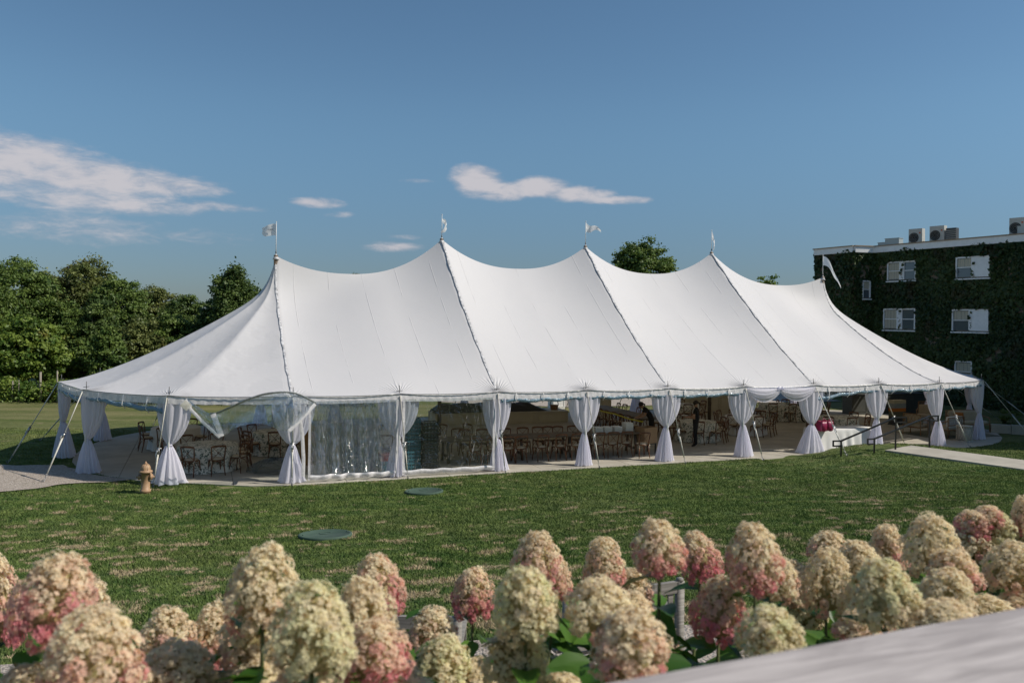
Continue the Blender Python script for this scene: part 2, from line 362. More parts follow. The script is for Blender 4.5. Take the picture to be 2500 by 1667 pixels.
m = mat('petals', (.6, .5, .4), .7, trans=.5); M['petal'] = m
g, p, out = nodes(m); at = g.n('ShaderNodeAttribute', attribute_name='pcol')
oi = g.n('ShaderNodeObjectInfo')
g.l(at.outputs['Color'], p.inputs['Base Color'])
for nd in m.node_tree.nodes:
    if nd.type == 'BSDF_TRANSLUCENT': g.l(at.outputs['Color'], nd.inputs[0])
m = mat('ivy_brick', (.20, .15, .11), .9); M['brick'] = m
g, p, out = nodes(m); bt = g.n('ShaderNodeTexBrick'); tcc = g.n('ShaderNodeTexCoord')
g.l(g.mapp(tcc.outputs['Object'], (1, 1, 1), (R(90), 0, 0)), bt.inputs['Vector'])
bt.inputs['Color1'].default_value = (.24, .19, .14, 1); bt.inputs['Color2'].default_value = (.16, .12, .09, 1); bt.inputs['Mortar'].default_value = (.22, .2, .17, 1); bt.inputs['Scale'].default_value = 4
g.l(bt.outputs[0], p.inputs['Base Color'])
M['whitepaint'] = mat('white_paint', (.88, .88, .88), .5, var=.08, vscale=3); M['coping'] = mat('tan_coping', (.34, .25, .17), .7)
M['glass'] = mat('window_glass', (.10, .12, .14), .05, spec=1.0); M['curtain'] = mat('window_curtain', (.5, .46, .36), .8, bump=.6, bscale=12, bdist=.02)
M['ac'] = mat('condenser_casing', (.52, .51, .47), .5, var=.08); M['grille'] = mat('condenser_grille', (.05, .05, .05), .5); M['acsteel'] = mat('duct_metal', (.42, .46, .46), .45, .3)
M['redmark'] = mat('orange_mark', (.6, .12, .03), .5); M['flag'] = mat('flag_cloth', (.92, .92, .92), .7, trans=.5); M['ink'] = mat('flag_ink', (.05, .06, .08), .8)
M['post'] = mat('grey_post', (.28, .25, .2), .9)

# ================================================================ GROUND
def axis(lo, hi, step, far, n):
    a = list(np.arange(lo, hi + 1e-6, step)); k = np.geomspace(step, far, n)
    return [lo - x for x in k[::-1]] + a + [hi + x for x in k]
gx = axis(-26, 30, .5, 900, 16); gy = axis(0, 46, .5, 900, 16)
ground_mb = MB(); ground_mb.grid([[Vector((x, y, ground(x, y) if abs(x) < 60 and abs(y) < 80 else -.02)) for x in gx] for y in gy])
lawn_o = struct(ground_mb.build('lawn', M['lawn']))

# slab outline (s, q) -> clipped panels
def slab_radius(a):                        # a: degrees round the left end from the front
    return 6.3 + .5 * sstep(25 - a, 0, 25) + .9 * sstep(a, 90, 150)
outline = []
for k in range(0, 19): a = R(180 - k * 10); r_ = slab_radius(180 - k * 10); outline.append((-r_ * math.sin(a), -r_ * math.cos(a)))
outline += [(15.45, -6.79), (15.7, -7.45), (18.9, -7.45), (19.0, -6.79), (22.3, -6.79), (22.35, -6.9)]
for k in range(0, 19): a = R(k * 10); outline.append((LEN + 7.2 * math.sin(a), -7.2 * math.cos(a)))
def clip(poly, ax, val, keep_less):
    res = []
    for i in range(len(poly)):
        a, b = poly[i], poly[(i + 1) % len(poly)]; ina = (a[ax] <= val) == keep_less; inb = (b[ax] <= val) == keep_less
        if ina: res.append(a)
        if ina != inb:
            t = (val - a[ax]) / (b[ax] - a[ax]); res.append((a[0] + (b[0] - a[0]) * t, a[1] + (b[1] - a[1]) * t))
    return res
floor_root = bpy.data.objects.new('concrete_slab', None); COL.objects.link(floor_root); floor_root.location = (0, 0, 0); struct(floor_root)
mb = MB(); mb.add([T(s_, q_, -.012) for s_, q_ in outline], [tuple(range(len(outline)))]); mb.build('slab_bed', M['joint'], floor_root, smooth=False)
sgrid = [-8, -4.6, -1.55, 1.5, 4.55, 7.6, 10.65, 13.7, 17.1, 20.3, 23.4, 26.5, 29.5, 33]; qgrid = [-8, -4.3, -1.1, 2.1, 5.3, 9]
for i in range(len(sgrid) - 1):
    for j in range(len(qgrid) - 1):
        pl = clip(clip(outline, 0, sgrid[i] + .008, False), 0, sgrid[i + 1] - .008, True)
        if len(pl) > 2: pl = clip(clip(pl, 1, qgrid[j] + .008, False), 1, qgrid[j + 1] - .008, True)
        if len(pl) < 3: continue
        zt = rnd.uniform(-.002, .002); n_ = len(pl)
        mb = MB(); mb.add([T(a_, b_, zt) for a_, b_ in pl] + [T(a_, b_, -.12) for a_, b_ in pl], [tuple(range(n_))] + [(k, k + n_, (k + 1) % n_ + n_, (k + 1) % n_) for k in range(n_)])
        o = mb.build('slab_panel', M['concrete'], floor_root, smooth=False); fix_normals(o)

# raised walkway
pd = (PATH1 - PATH0).normalized(); pn = Vector((-pd.y, pd.x, 0))
path_root = bpy.data.objects.new('walkway', None); COL.objects.link(path_root); struct(path_root)
for k in range(9):
    a0 = PATH0 + pd * (k * 2.0 + .006) - pd * .3; a1 = PATH0 + pd * (k * 2.0 + 1.994) - pd * .3; mb = MB()
    pts = [a0 - pn * .93, a1 - pn * .93, a1 + pn * .93, a0 + pn * .93]
    mb.add([Vector((p.x, p.y, .385 if k < 6 else .385 + .04 * (k - 5))) for p in pts] + [Vector((p.x, p.y, -.1)) for p in pts], [(0, 1, 2, 3), (0, 4, 5, 1), (1, 5, 6, 2), (2, 6, 7, 3), (3, 7, 4, 0)])
    o = mb.build('path_panel', M['concrete'], path_root, smooth=False); fix_normals(o)
mb = MB()
for k in range(3):                          # steps down from the walkway to the tent floor
    c_ = PATH0 - pd * (.3 + .15 + .3 * k); zt = .385 - .0963 * (k + 1)
    M3 = Matrix.Rotation(math.atan2(pd.y, pd.x), 3, 'Z'); mb.box((c_.x, c_.y, zt / 2 - .05), (.3, 1.86, zt + .1), M3)
mb.build('step', M['concrete'], path_root, smooth=False)

# gravel patches
def patch(name, pts, material, dz, wob=.12, n=8):
    """irregular flat patch following the ground"""
    P = [Vector((p.x, p.y, 0)) for p in pts]; ring = []
    for i in range(len(P)):
        a, b = P[i], P[(i + 1) % len(P)]
        for k in range(n):
            t = k / n; q_ = a.lerp(b, t); d = mnoise.noise(Vector((q_.x * 1.7, q_.y * 1.7, 3))) * wob
            nrm = Vector((-(b - a).y, (b - a).x, 0)).normalized(); ring.append(q_ + nrm * d)
    bm = bmesh.new(); vs = [bm.verts.new(p) for p in ring]; bm.faces.new(vs); bmesh.ops.triangulate(bm, faces=bm.faces)
    for _ in range(3):
        bmesh.ops.subdivide_edges(bm, edges=[e for e in bm.edges if e.calc_length() > .7], cuts=1); bmesh.ops.triangulate(bm, faces=bm.faces)
    for v in bm.verts: v.co.z = ground(v.co.x, v.co.y) + dz
    me = bpy.data.meshes.new(name); bm.to_mesh(me); bm.free(); me.materials.append(material)
    o = bpy.data.objects.new(name, me); COL.objects.link(o); fix_normals(o)
    if o.data.polygons[0].normal.z < 0: o.data.flip_normals()
    return struct(o)
gpts = [UG(x, y) for x, y in [(-90, 1133), (30, 1137), (150, 1137), (225, 1160), (318, 1172), (250, 1178), (180, 1181), (148, 1184), (90, 1193), (0, 1203), (-90, 1212)]]
patch('gravel_patch', gpts, M['gravel'], .03, .15)
patch('gravel_strip', [Vector((-9, .6, 0)), Vector((16, .6, 0)), Vector((16, 8.9, 0)), Vector((1.2, 8.6, 0)), Vector((-3, 8.2, 0)), Vector((-9, 7.7, 0))], M['gravel'], .04, .3)
GRAV = [[(p.x, p.y) for p in gpts]]
def inpoly(x, y, poly):
    c = False; n = len(poly)
    for i in range(n):
        a, b = poly[i], poly[i - 1]
        if (a[1] > y) != (b[1] > y) and x < (b[0] - a[0]) * (y - a[1]) / (b[1] - a[1]) + a[0]: c = not c
    return c
sp_ = [T(a, b) for a, b in outline]; SLAB = [(p.x, p.y) for p in sp_]
COVERS = [(UG(1035, 1201), .505), (UG(794, 1308), .515)]

# grass blades: tiny triangles, denser towards the camera
def blades():
    V = []; N = 0
    xs = []; 
    def cand(n, y0, y1):
        y = rng.uniform(y0, y1, n); x = rng.uniform(-1, 1, n) * (y * .68 + 2.2); return x, y
    area = [(7.8, 13, 120000), (13, 19, 190000), (19, 25, 170000), (25, 33, 110000)]
    X = []; Y = []
    for y0, y1, n in area:
        x, y = cand(n, y0, y1); X.append(x); Y.append(y)
    X = np.concatenate(X); Y = np.concatenate(Y)
    rx, ry = X - X0, Y - Y0; s_ = rx * dv.x + ry * dv.y; q_ = rx * nv.x + ry * nv.y - W
    keep = np.ones(len(X), bool); front = (q_ < -6.75) | (s_ < -2) | (s_ > LEN + 2); keep &= front
    idx = np.where(keep)[0]; ok = []
    pdx, pdy = pd.x, pd.y
    for i in idx:
        x, y = X[i], Y[i]
        if q_[i] > -8 and inpoly(x, y, SLAB): continue
        if x < -9 and inpoly(x, y, GRAV[0]) and rnd.random() > .10: continue
        if x > 12:
            t = (x - PATH0.x) * pdx + (y - PATH0.y) * pdy; d = (x - PATH0.x) * pn.x + (y - PATH0.y) * pn.y
            if t > -1.3 and abs(d) < .97: continue
        if any((x - c.x) ** 2 + (y - c.y) ** 2 < (r_ + .02) ** 2 for c, r_ in COVERS): continue
        ok.append(i)
    ok = np.array(ok); X, Y = X[ok], Y[ok]; n = len(X)
    # height from a lookup grid
    gxs = np.arange(-26, 30.01, .4); gys = np.arange(6, 36.01, .4); Z = np.array([[ground(a, b) for a in gxs] for b in gys])
    fx = (X - gxs[0]) / .4; fy = (Y - gys[0]) / .4; ix = np.clip(fx.astype(int), 0, len(gxs) - 2); iy = np.clip(fy.astype(int), 0, len(gys) - 2); tx, ty = fx - ix, fy - iy
    zz = Z[iy, ix] * (1 - tx) * (1 - ty) + Z[iy, ix + 1] * tx * (1 - ty) + Z[iy + 1, ix] * (1 - tx) * ty + Z[iy + 1, ix + 1] * tx * ty
    clump = .55 + .5 * np.sin(X * 1.9 + np.sin(Y * 1.3) * 2) * np.sin(Y * 2.6 + X * .7) + rng.uniform(-.3, .3, n)
    h = .022 + .030 * np.clip(clump, 0, 1) + rng.uniform(0, .012, n); w = .006 + .005 * rng.random(n) + .0003 * Y
    a = rng.uniform(0, 2 * np.pi, n); la = rng.uniform(0, 2 * np.pi, n); lean = rng.uniform(0, 1.0, n) * h
    base = np.stack([X, Y, zz - .008], 1); side = np.stack([np.cos(a) * w, np.sin(a) * w, 0 * w], 1)
    tip = np.stack([np.cos(la) * lean, np.sin(la) * lean, h], 1)
    co = np.empty((n, 3, 3)); co[:, 0] = base - side; co[:, 1] = base + side; co[:, 2] = base + tip
    me = bpy.data.meshes.new('grass'); me.vertices.add(n * 3); me.vertices.foreach_set('co', co.ravel())
    me.loops.add(n * 3); me.loops.foreach_set('vertex_index', np.arange(n * 3, dtype=np.int32))
    me.polygons.add(n); me.polygons.foreach_set('loop_start', np.arange(0, n * 3, 3, dtype=np.int32)); me.polygons.foreach_set('loop_total', np.full(n, 3, dtype=np.int32))
    me.update(); me.materials.append(M['blade']); o = bpy.data.objects.new('grass', me); COL.objects.link(o)
    tag(o, 'short mown green grass with straw coloured bare patches', 'grass', kind='stuff')
blades()

# ================================================================ TENT
def peakprof(s):                            # ridge height along s
    k = s / S; i = min(3, max(0, int(k))); u = k - i
    za = HEND if i == 0 else HIN; zb = HIN if i < 3 else HEND
    sad = [6.26, 6.68, 6.68, 6.38][i]; um = [.42, .5, .5, .6][i]
    if u < um: return sad + (za - sad) * (1 - u / um) ** 2.3
    return sad + (zb - sad) * ((u - um) / (1 - um)) ** 2.3
def gend(t): return .75 * (1 - t) ** 1.35 + .25 * math.exp(-t / .04) * (1 - t)
def gin(t): return (1 - t) - .2 * t * (1 - t)
def zbody(s, t):
    m_ = sstep(min(s, LEN - s) / (S * .62), 0, 1)
    k = s / S; u = abs(k - round(k)) * 2; soft = 1 - .25 * t   # ridge influence softens down the slope
    G_ = gend(t) * (1 - m_) + gin(t) * m_
    zr = peakprof(s)
    z = HE + (zr - HE) * G_
    # between the lacing lines the cloth hangs slightly hollow
    z -= .16 * math.sin(math.pi * (1 - abs(1 - u))) * 0 + .10 * (1 - math.cos(math.pi * u)) * t * (1 - t) * m_
    return z
RADS = {0: W, 30: 6.55, 60: 6.5, 90: 6.75, 120: 6.9, 150: 6.7, 180: W}
def endR(a, right=False):                   # chord polygon radius at angle a (deg from the front normal)
    i = min(5, int(a // 30)); a0, a1 = i * 30, i * 30 + 30; r0, r1 = RADS[a0], RADS[a1]
    A = Vector((r0 * math.sin(R(a0)), r0 * math.cos(R(a0)))); B = Vector((r1 * math.sin(R(a1)), r1 * math.cos(R(a1))))
    d = Vector((math.sin(R(a)), math.cos(R(a)))); e = B - A
    den = d.x * e.y - d.y * e.x; k = (A.x * e.y - A.y * e.x) / den
    u = (a - a0) / 30; return k * (1 - .012 * math.sin(math.pi * u))
cols = []                                   # (top point fn, boundary (s,q), kind, s or angle, local offset to nearest pole along the eave, pole sag)
NS = 48
for i in range(4 * NS):
    s_ = i / NS * S; cols.append(('f', s_))
for i in range(0, 90): cols.append(('r', i * 2.0))
for i in range(4 * NS): cols.append(('b', LEN - i / NS * S))
for i in range(0, 90): cols.append(('l', 180 - i * 2.0))
def eave_xy(kind, v):
    if kind == 'f':
        u = (v / 3.05) % 1; return v, -W + .035 * math.sin(math.pi * u)
    if kind == 'b':
        u = (v / 3.05) % 1; return v, W - .035 * math.sin(math.pi * u)
    r_ = endR(v); sx = r_ * math.sin(R(v)); qy = -r_ * math.cos(R(v))
    return (LEN + sx, qy) if kind == 'r' else (-sx, qy)
def eave_sag(kind, v):
    u = (v / 3.05) % 1 if kind in 'fb' else (v / 30) % 1
    return .03 * math.sin(math.pi * u)
ts = [0, .008, .018, .03, .045, .065, .09, .12] + list(np.linspace(.155, 1, 52))
rows = []; polev = []; seamv = []; gat = []
for t in ts:
    row = []
    for kind, v in cols:
        es, eq = eave_xy(kind, v)
        if kind in 'fb':
            s_, q_ = v, eq * t; z = zbody(v, t); off = ((v / 3.05 + .5) % 1 - .5) * 3.05; sm_ = v
            up = (1 - t) * 8
        else:
            c_ = LEN if kind == 'r' else 0; s_ = c_ + (es - c_) * t; q_ = eq * t; z = HE + (HEND - HE) * gend(t)
            off = ((v / 30 + .5) % 1 - .5) * 3.4; sm_ = .61; up = (1 - t) * 7
            u = (v / 30) % 1; z -= .05 * math.sin(math.pi * u) * 4 * t * (1 - t) 
        z -= eave_sag(kind, v) * t ** 6
        d_ = math.hypot(off, up); z += .03 * math.exp(-(d_ / .3) ** 2)
        row.append(T(s_, q_, z)); polev += [off * t, up, 0]; seamv.append(sm_); dg_ = math.hypot(off * t, up); gat.append((1 - sstep(dg_, .25, 1.0)) * sstep(dg_, .03, .2))
    rows.append(row)
tent_base = T(LEN / 2, 0, 0)
tent = thing('sailcloth_tent', 'large white sailcloth marquee with five peaks spread across the lawn', 'tent', tent_base)
mb = MB(); mb.grid(rows, close=True); canopy = mb.build('canopy', M['canopy'], tent)
a_ = canopy.data.attributes.new('pole', 'FLOAT_VECTOR', 'POINT'); a_.data.foreach_set('vector', polev)
a_ = canopy.data.attributes.new('gather', 'FLOAT', 'POINT'); a_.data.foreach_set('value', gat)
a_ = canopy.data.attributes.new('seam', 'FLOAT', 'POINT'); a_.data.foreach_set('value', seamv)
# pole list round the loop
POLES = []
for i in range(9): POLES.append(('front', i, i * 3.05, -W))
for k in range(1, 6): s_, q_ = eave_xy('r', k * 30 - 1e-6); POLES.append(('right', k, s_, q_))
for i in range(9): POLES.append(('back', 8 - i, LEN - i * 3.05, W))
for k in range(5, 0, -1): s_, q_ = eave_xy('l', k * 30 - 1e-6); POLES.append(('left', k, s_, q_))
PIDX = {(a, b): T(c, d) for a, b, c, d in POLES}
# valance: one strip per bay, rippled
NP = len(POLES)
for i in range(NP):
    a = T(POLES[i][2], POLES[i][3]); b = T(POLES[(i + 1) % NP][2], POLES[(i + 1) % NP][3]); out_ = Vector(((b - a).y, -(b - a).x, 0)).normalized(); rws = []
    for j, zz in enumerate((HE + .012, HE - .05, HE - .12, HE - .20)):
        rw = []
        for k in range(41):
            u = k / 40; p = a.lerp(b, u) + out_ * (.02 + .008 * j + .012 * math.sin(u * 75 + i * 3) * j / 3 - .03 * math.sin(math.pi * u)); sg = .03 * math.sin(math.pi * u)
            rw.append(Vector((p.x, p.y, zz - sg + (.006 * math.sin(u * 31 + i) if j == 3 else 0))))
        rws.append(rw)
    mb = MB(); mb.grid(rws); mb.build('valance', M['valance'], tent)
    mb = MB(); mb.tube([a.lerp(b, k / 8) + out_ * .03 + Vector((0, 0, HE + .012 - .03 * math.sin(math.pi * k / 8))) for k in range(9)], .011, 5); mb.build('edge_rope', M['steel'], tent)
for i, (side, k, s_, q_) in enumerate(POLES):
    p = T(s_, q_); inw = (T(min(LEN, max(0, s_)), 0) - p).normalized(); b0 = p + inw * .06
    mb = MB(); mb.tube([b0 + Vector((0, 0, 0.0 if side != 'x' else 0)), b0 + Vector((0, 0, HE))], .035, 8); so = mb.build('side_pole', M['pole'], tent)
    mb = MB(); mb.tube([b0 + Vector((0, 0, HE)), b0 + Vector((0, 0, HE + .26))], .011, 5); mb.tube([b0 + Vector((-.09, 0, HE + .09)), b0 + Vector((.09, 0.0, HE + .11))], .008, 4); mb.build('pole_pin', M['dsteel'], so, rel=False); so.children[0].location = -tent.location
for k in range(5):
    p = T(k * S, 0); zp = HEND if k in (0, 4) else HIN
    mb = MB(); mb.tube([p, p + Vector((0, 0, zp + .03))], .075, 10); mb.build('centre_pole', M['table'], tent)
    mb = MB(); mb.lathe([(.0, .07), (.028, .07), (.04, .03), (.06, -.01), (.085, -.06), (.12, -.13)], 20, p + Vector((0, 0, zp))); mb.build('peak_cap', M['canopy'], tent)
# lacing lines down both slopes at the centre poles (and the two ends' first seam)
for k in range(5):
    for sg in (-1, 1):
        rws = []; n = 90; ph = rnd.random() * 9
        for j in range(n + 1):
            t = .01 + .985 * j / n; s0 = k * S; q0 = sg * W * t; z = zbody(min(LEN - 1e-4, max(1e-4, s0)), t)
            w_ = .034 + .007 * math.sin(j * .55 + ph) + .010 * mnoise.noise(Vector((j * .8, k, sg))); rr = []
            lift = .014 + .007 * math.sin(j * .9 + ph) + .005 * math.sin(j * 2.3)
            sh = .008 * math.sin(j * .31 + ph)
            for m_, (ww, lf) in enumerate(((-1.0, .02), (-.7, .8), (-.1, 1.1), (.35, .35), (.8, .7), (1.1, .02))):
                rr.append(T(s0 + sh + ww * w_, q0, z + .012 + lf * lift * .9))
            rws.append(rr)
        mb = MB(); mb.grid(rws); mb.build('lacing_seam', M['seam'], tent)

# pennants on the peaks
FL = [('small white pennant with a dark mark blowing left from the leftmost peak', [(0, 0), (-.13, .02), (-.27, .0), (-.42, -.02)], 'a'),
      ('narrow white pennant wrapped limp round the pole of the tallest peak, second from left', None, 'b'),
      ('white pennant streaming right with a curled tip on the middle peak', None, 'c'),
      ('thin limp white pennant hanging from the pole of the fourth peak', None, 'd'),
      ('long white pennant drooping down to the right in front of the ivy wall', None, 'e')]
shapes = {'a': ([(0, 1.14), (0, .72)], lambda u: (-.50 * u, .02 * math.sin(u * 7), -.06 * u + .02 * math.sin(u * 6)), lambda u: 1 - .35 * u ** 3, 1.18),
          'b': ([(0, .88), (0, .62)], lambda u: (.17 * math.sin(u * math.pi * 1.05), .06 * math.sin(u * 5), -.50 * u), lambda u: .35 + .9 * math.sin(math.pi * min(1, u * 1.1)), .92),
          'c': ([(0, .98), (0, .62)], lambda u: (.62 * u, .07 * math.sin(u * 6), -.14 * u - .05 * math.sin(u * 7)), lambda u: 1 - .80 * u, 1.0),
          'd': ([(0, .92), (0, .60)], lambda u: (.12 * math.sin(u * 2.6), .03 * math.sin(u * 5), -.60 * u), lambda u: 1 - .5 * u, .95),
          'e': ([(0, .98), (0, .55)], lambda u: (.85 * u ** .8, -.05 * math.sin(u * 6), -1.25 * u ** 1.25 + .04 * math.sin(u * 9)), lambda u: 1 - .85 * u, 1.0)}
for k in range(5):
    lab, _, key = FL[k]; p = T(k * S, 0, (HEND if k in (0, 4) else HIN)); fl = thing('pennant_flag', lab, 'flag', p + Vector((0, 0, .02)), group=None)
    zt, fn, wf, hp = shapes[key]
    mb = MB(); mb.tube([p + Vector((0, 0, .03)), p + Vector((0, 0, hp + .02))], [.016, .010], 6); mb.lathe([(.02, 0), (.022, .015), (.008, .03)], 8, p + Vector((0, 0, hp + .015))); mb.build('flagpole', M['pole'], fl)
    mb = MB(); mb.tube([p + Vector((0, 0, .02)), p + Vector((0, 0, .16))], .024, 6); mb.build('pole_socket', M['dsteel'], fl)
    rws = []; z0, z1 = zt[0][1], zt[1][1]
    for j in range(17):
        u = j / 16; cx_, cy_, cz_ = fn(u); wv_ = wf(u) * (z0 - z1) / 2; rws.append([p + Vector((cx_ + .015 * math.sin(m_ * 2 + u * 9), cy_ + .007 * math.sin(u * 8 + m_), (z0 + z1) / 2 + cz_ + wv_ * (1 - m_ / 3))) for m_ in range(7)])
    mb = MB(); mb.grid(rws); mb.build('pennant', M['flag'], fl)
    if key == 'a':
        mb = MB()
        for jj, pts in enumerate(([(-.10, .97), (-.15, .93), (-.12, .92), (-.18, .95)], [(-.19, .92), (-.21, .95), (-.23, .91), (-.26, .93), (-.30, .925)], [(-.14, .98), (-.18, .90)])):
            mb.tube([p + Vector((x, -.045, z)) for x, z in pts], .006, 4)
        mb.build('mark', M['ink'], fl)

# drapes at each side pole
def drape(name, lab, pos, dL, dR, wl, wr_, wb, nin, ztop=2.24, zp=1.06, grp='white sheer drapes tied at the tent poles', seed=0, N=15, shift=0):
    base = Vector((pos.x, pos.y, 0)); root = thing(name, lab, 'drape', base, group=grp); rr = random.Random(seed)
    phs = [rr.uniform(0, 6.28) for _ in range(4)]; rws = []; nu = 96
    zs = [ztop - (ztop - zp) * (i / 22) for i in range(23)] + [zp - .03, zp - .07] + [zp - .1 - (zp - .12) * (i / 14) for i in range(15)]
    for zi, z in enumerate(zs):
        if z >= zp: x = (ztop - z) / (ztop - zp); f_ = max(0, 1 - x ** 2.1) ** .75; al, ar = .055 + (wl - .055) * f_, .055 + (wr_ - .055) * f_; dep = .055 + .10 * f_; amp = .010 + .018 * f_
        else: x = (zp - z) / zp; f_ = x ** .75; al = ar = .055 + (wb - .055) * f_ * (1 + .10 * (x > .93)); dep = .055 + (.75 * wb - .055) * f_; amp = .010 + .034 * f_
        row = []
        for k in range(nu):
            a = 2 * math.pi * k / nu; cu, su = math.cos(a), math.sin(a)
            fold = math.sin(a * N + phs[0] + 1.2 * math.sin(z * 1.3 + phs[1])) + .5 * math.sin(a * (N * .6) + phs[2])
            if cu > 0: px_ = dR * (ar * cu) + nin * (dep * su)
            else: px_ = dL * (al * -cu) + nin * (dep * su)
            d_ = amp * fold; n2 = (dR * max(cu, 0) + dL * max(-cu, 0) + nin * su); n2 = n2.normalized() if n2.length > .01 else nin
            q_ = base + px_ + n2 * d_ + (dR * shift * (1 - z / ztop) if z < zp else Vector())
            zz = z + (.015 * math.sin(a * 7 + phs[3]) if zi == len(zs) - 1 else 0)
            row.append(Vector((q_.x, q_.y, max(.012, zz))))
        rws.append(row)
    mb = MB(); mb.grid(rws[:23], close=True); mb.build('upper_curtain', M['drape'], root)
    mb = MB(); mb.grid(rws[22:], close=True); mb.build('curtain_tail', M['drape'], root)
    mb = MB(); mb.lathe([(.03, .035), (.068, .03), (.078, 0), (.068, -.03), (.03, -.035)], 12, base + Vector((0, 0, zp - .01))); mb.build('tie_band', M['drape'], root)
    return root
DR = {('front', 0): (.55, .60, .34), ('front', 1): (.60, .58, .28), ('front', 2): (.40, .48, .28), ('front', 3): (.56, .54, .27), ('front', 4): (.56, .54, .28), ('front', 5): (.56, .62, .34), ('front', 6): (.62, .52, .50),
      ('front', 7): (.56, .46, .30), ('front', 8): (.58, .32, .30), ('left', 1): (.50, .55, .42), ('left', 2): (.34, .66, .40), ('left', 3): (.4, .5, .38), ('left', 4): (.42, .42, .34), ('left', 5): (.3, .3, .28),
      ('right', 1): (.62, .2, .30), ('right', 2): (.3, .3, .25), ('right', 3): (.3, .3, .25)}
LAB = {('left', 3): 'white sheer drape at the far left rounded end, left of all the front drapes', ('left', 2): 'white sheer drape in front of the curved slab edge, above the gravel patch', ('left', 1): 'full white sheer drape right of the fire hydrant',
       ('front', 0): 'white sheer drape behind the loose swooping clear flap', ('front', 1): 'white sheer drape seen through the middle of the clear vinyl walls', ('front', 2): 'narrow white drape at the right end of the clear vinyl wall',
       ('front', 3): 'white drape in front of the long farm table, half way along it', ('front', 4): 'white drape right of the cardboard box', ('front', 5): 'white drape under the left end of the white swag', ('front', 6): 'white drape with wide spread hem beside the white clothed table',
       ('front', 7): 'white drape behind the lower ends of the black handrails', ('front', 8): 'white drape directly behind the upper black handrail post', ('right', 1): 'white drape at the right end beside the lattice side table',
       ('left', 4): 'white drape hanging at the far side of the left rounded end', ('left', 5): 'short looking white drape seen against the far lawn'}
for i, (side, k, s_, q_) in enumerate(POLES):
    p = T(s_, q_); prv = T(*POLES[i - 1][2:]); nxt = T(*POLES[(i + 1) % NP][2:]); dL = (prv - p).normalized(); dR = (nxt - p).normalized()
    inw = (T(min(LEN, max(0, s_)), 0) - p).normalized()
    wl, wr_, wb = DR.get((side, k), (.5, .5, .3)); wb *= 1 + .10 * math.sin(i * 3.3); p = p + inw * .12
    if side == 'back':
        lab = f'{ORD[k]} white drape from the left along the back of the tent'
    elif side == 'right' and k > 1: lab = f'shaded white drape round the right rounded end, {ORD[k-1]} from the front corner'
    else: lab = LAB[(side, k)]
    zp = {('front', 5): 1.12, ('front', 6): 1.02, ('left', 4): 1.15}.get((side, k), 1.06 + .09 * math.sin(i * 2.1))
    drape('drape', lab, p, dL, dR, wl, wr_, wb, inw, zp=zp, seed=i + 3, shift=.12 if (side, k) == ('front', 2) else .09 * math.sin(i * 4.1), N=12 + (i * 5) % 7)

# swag over the entrance between front poles 5 and 6
a, b = PIDX[('front', 5)], PIDX[('front', 6)]; mid = a.lerp(b, .48); out_ = -nv
for (p0, p1, lab) in ((a + dv * .05, mid + dv * .08, 'white gathered swag over the entrance, left half'), (mid - dv * .08, b, 'white gathered swag over the entrance, right half')):
    rws = []
    for j in range(12):
        v = j / 11; rw = []
        for k in range(37):
            u = k / 36; sag = math.sin(math.pi * u); drop = .03 + .42 * v * sag ** .8 + .10 * v; rip = .022 * math.sin(v * 26 + u * 2) * (.4 + sag)
            q_ = p0.lerp(p1, u) + out_ * (.07 + .07 * sag * math.sin(math.pi * v) + rip); rw.append(Vector((q_.x, q_.y, HE + .02 - drop)))
        rws.append(rw)
    sw = thing('entrance_swag', lab, 'swag', (p0 + p1) / 2 + Vector((0, 0, HE - .4)), group='white swags over the entrance')
    mb = MB(); mb.grid(rws); mb.build('swag_cloth', M['drape'], sw)
    mb = MB(); e_ = p1 if lab.endswith('left half') else p0; mb.lathe([(.02, .06), (.05, .03), (.055, -.02), (.03, -.06)], 10, e_ + out_ * .1 + Vector((0, 0, HE - .06))); mb.build('swag_knot', M['drape'], sw)

# rolled-up clear side walls, hanging blue under the valance
def rolled(a, b, lab, dropA=.22, dropB=.22, midd=0.0, seed=0, rad=.075):
    rr = random.Random(seed); out_ = Vector(((b - a).y, -(b - a).x, 0)).normalized(); n = 46; pts = []; rs = []
    for k in range(n + 1):
        u = k / n; p = a.lerp(b, .04 + .92 * u) - out_ * .03
        z = HE - (dropA + (dropB - dropA) * u) - midd * math.sin(math.pi * u) - .02 * math.sin(u * 19 + seed) - .08
        pts.append(Vector((p.x, p.y, z))); rs.append(rad * (.85 + .08 * math.sin(u * 47 + seed) + .05 * math.sin(u * 91)))
    c_ = a.lerp(b, .5); root = thing('rolled_side_wall', lab, 'tent side wall', Vector((c_.x, c_.y, HE - .4)), group='clear side walls rolled up under the eave')
    mb = MB(); mb.tube(pts, rs, 12)
    o = mb.build('vinyl_roll', M['rolled'], root)
    # flat remainder of clear sheet between the eave and the roll
    rws = [[Vector((p.x, p.y, HE - .12)) + out_ * .0 for p in pts], [Vector((p.x, p.y, (HE - .12 + p.z) / 2)) + out_ * (.015 * math.sin(i)) for i, p in enumerate(pts)], [p + out_ * .05 for p in pts]]
    mb = MB(); mb.grid(rws); mb.build('hanging_sheet', M['crinkle'], root)
    for u in (.18, .5, .82):
        p = pts[int(u * n)]; mb = MB(); r_ = rad * 1.35
        mb.tube([Vector((p.x, p.y, HE - .04)) + out_ * .07, p + out_ * (r_ + .01), p + Vector((0, 0, -r_))], .014, 5); mb.build('roll_tie', M['flag'], root)
FP = lambda k: PIDX[('front', k)]
rolled(FP(2), FP(3), 'blue tinted rolled clear wall left of the drape at the long farm table', .16, .14, .03, 1)
rolled(FP(3), FP(4), 'blue tinted rolled clear wall above the cardboard box', .14, .14, .02, 2)
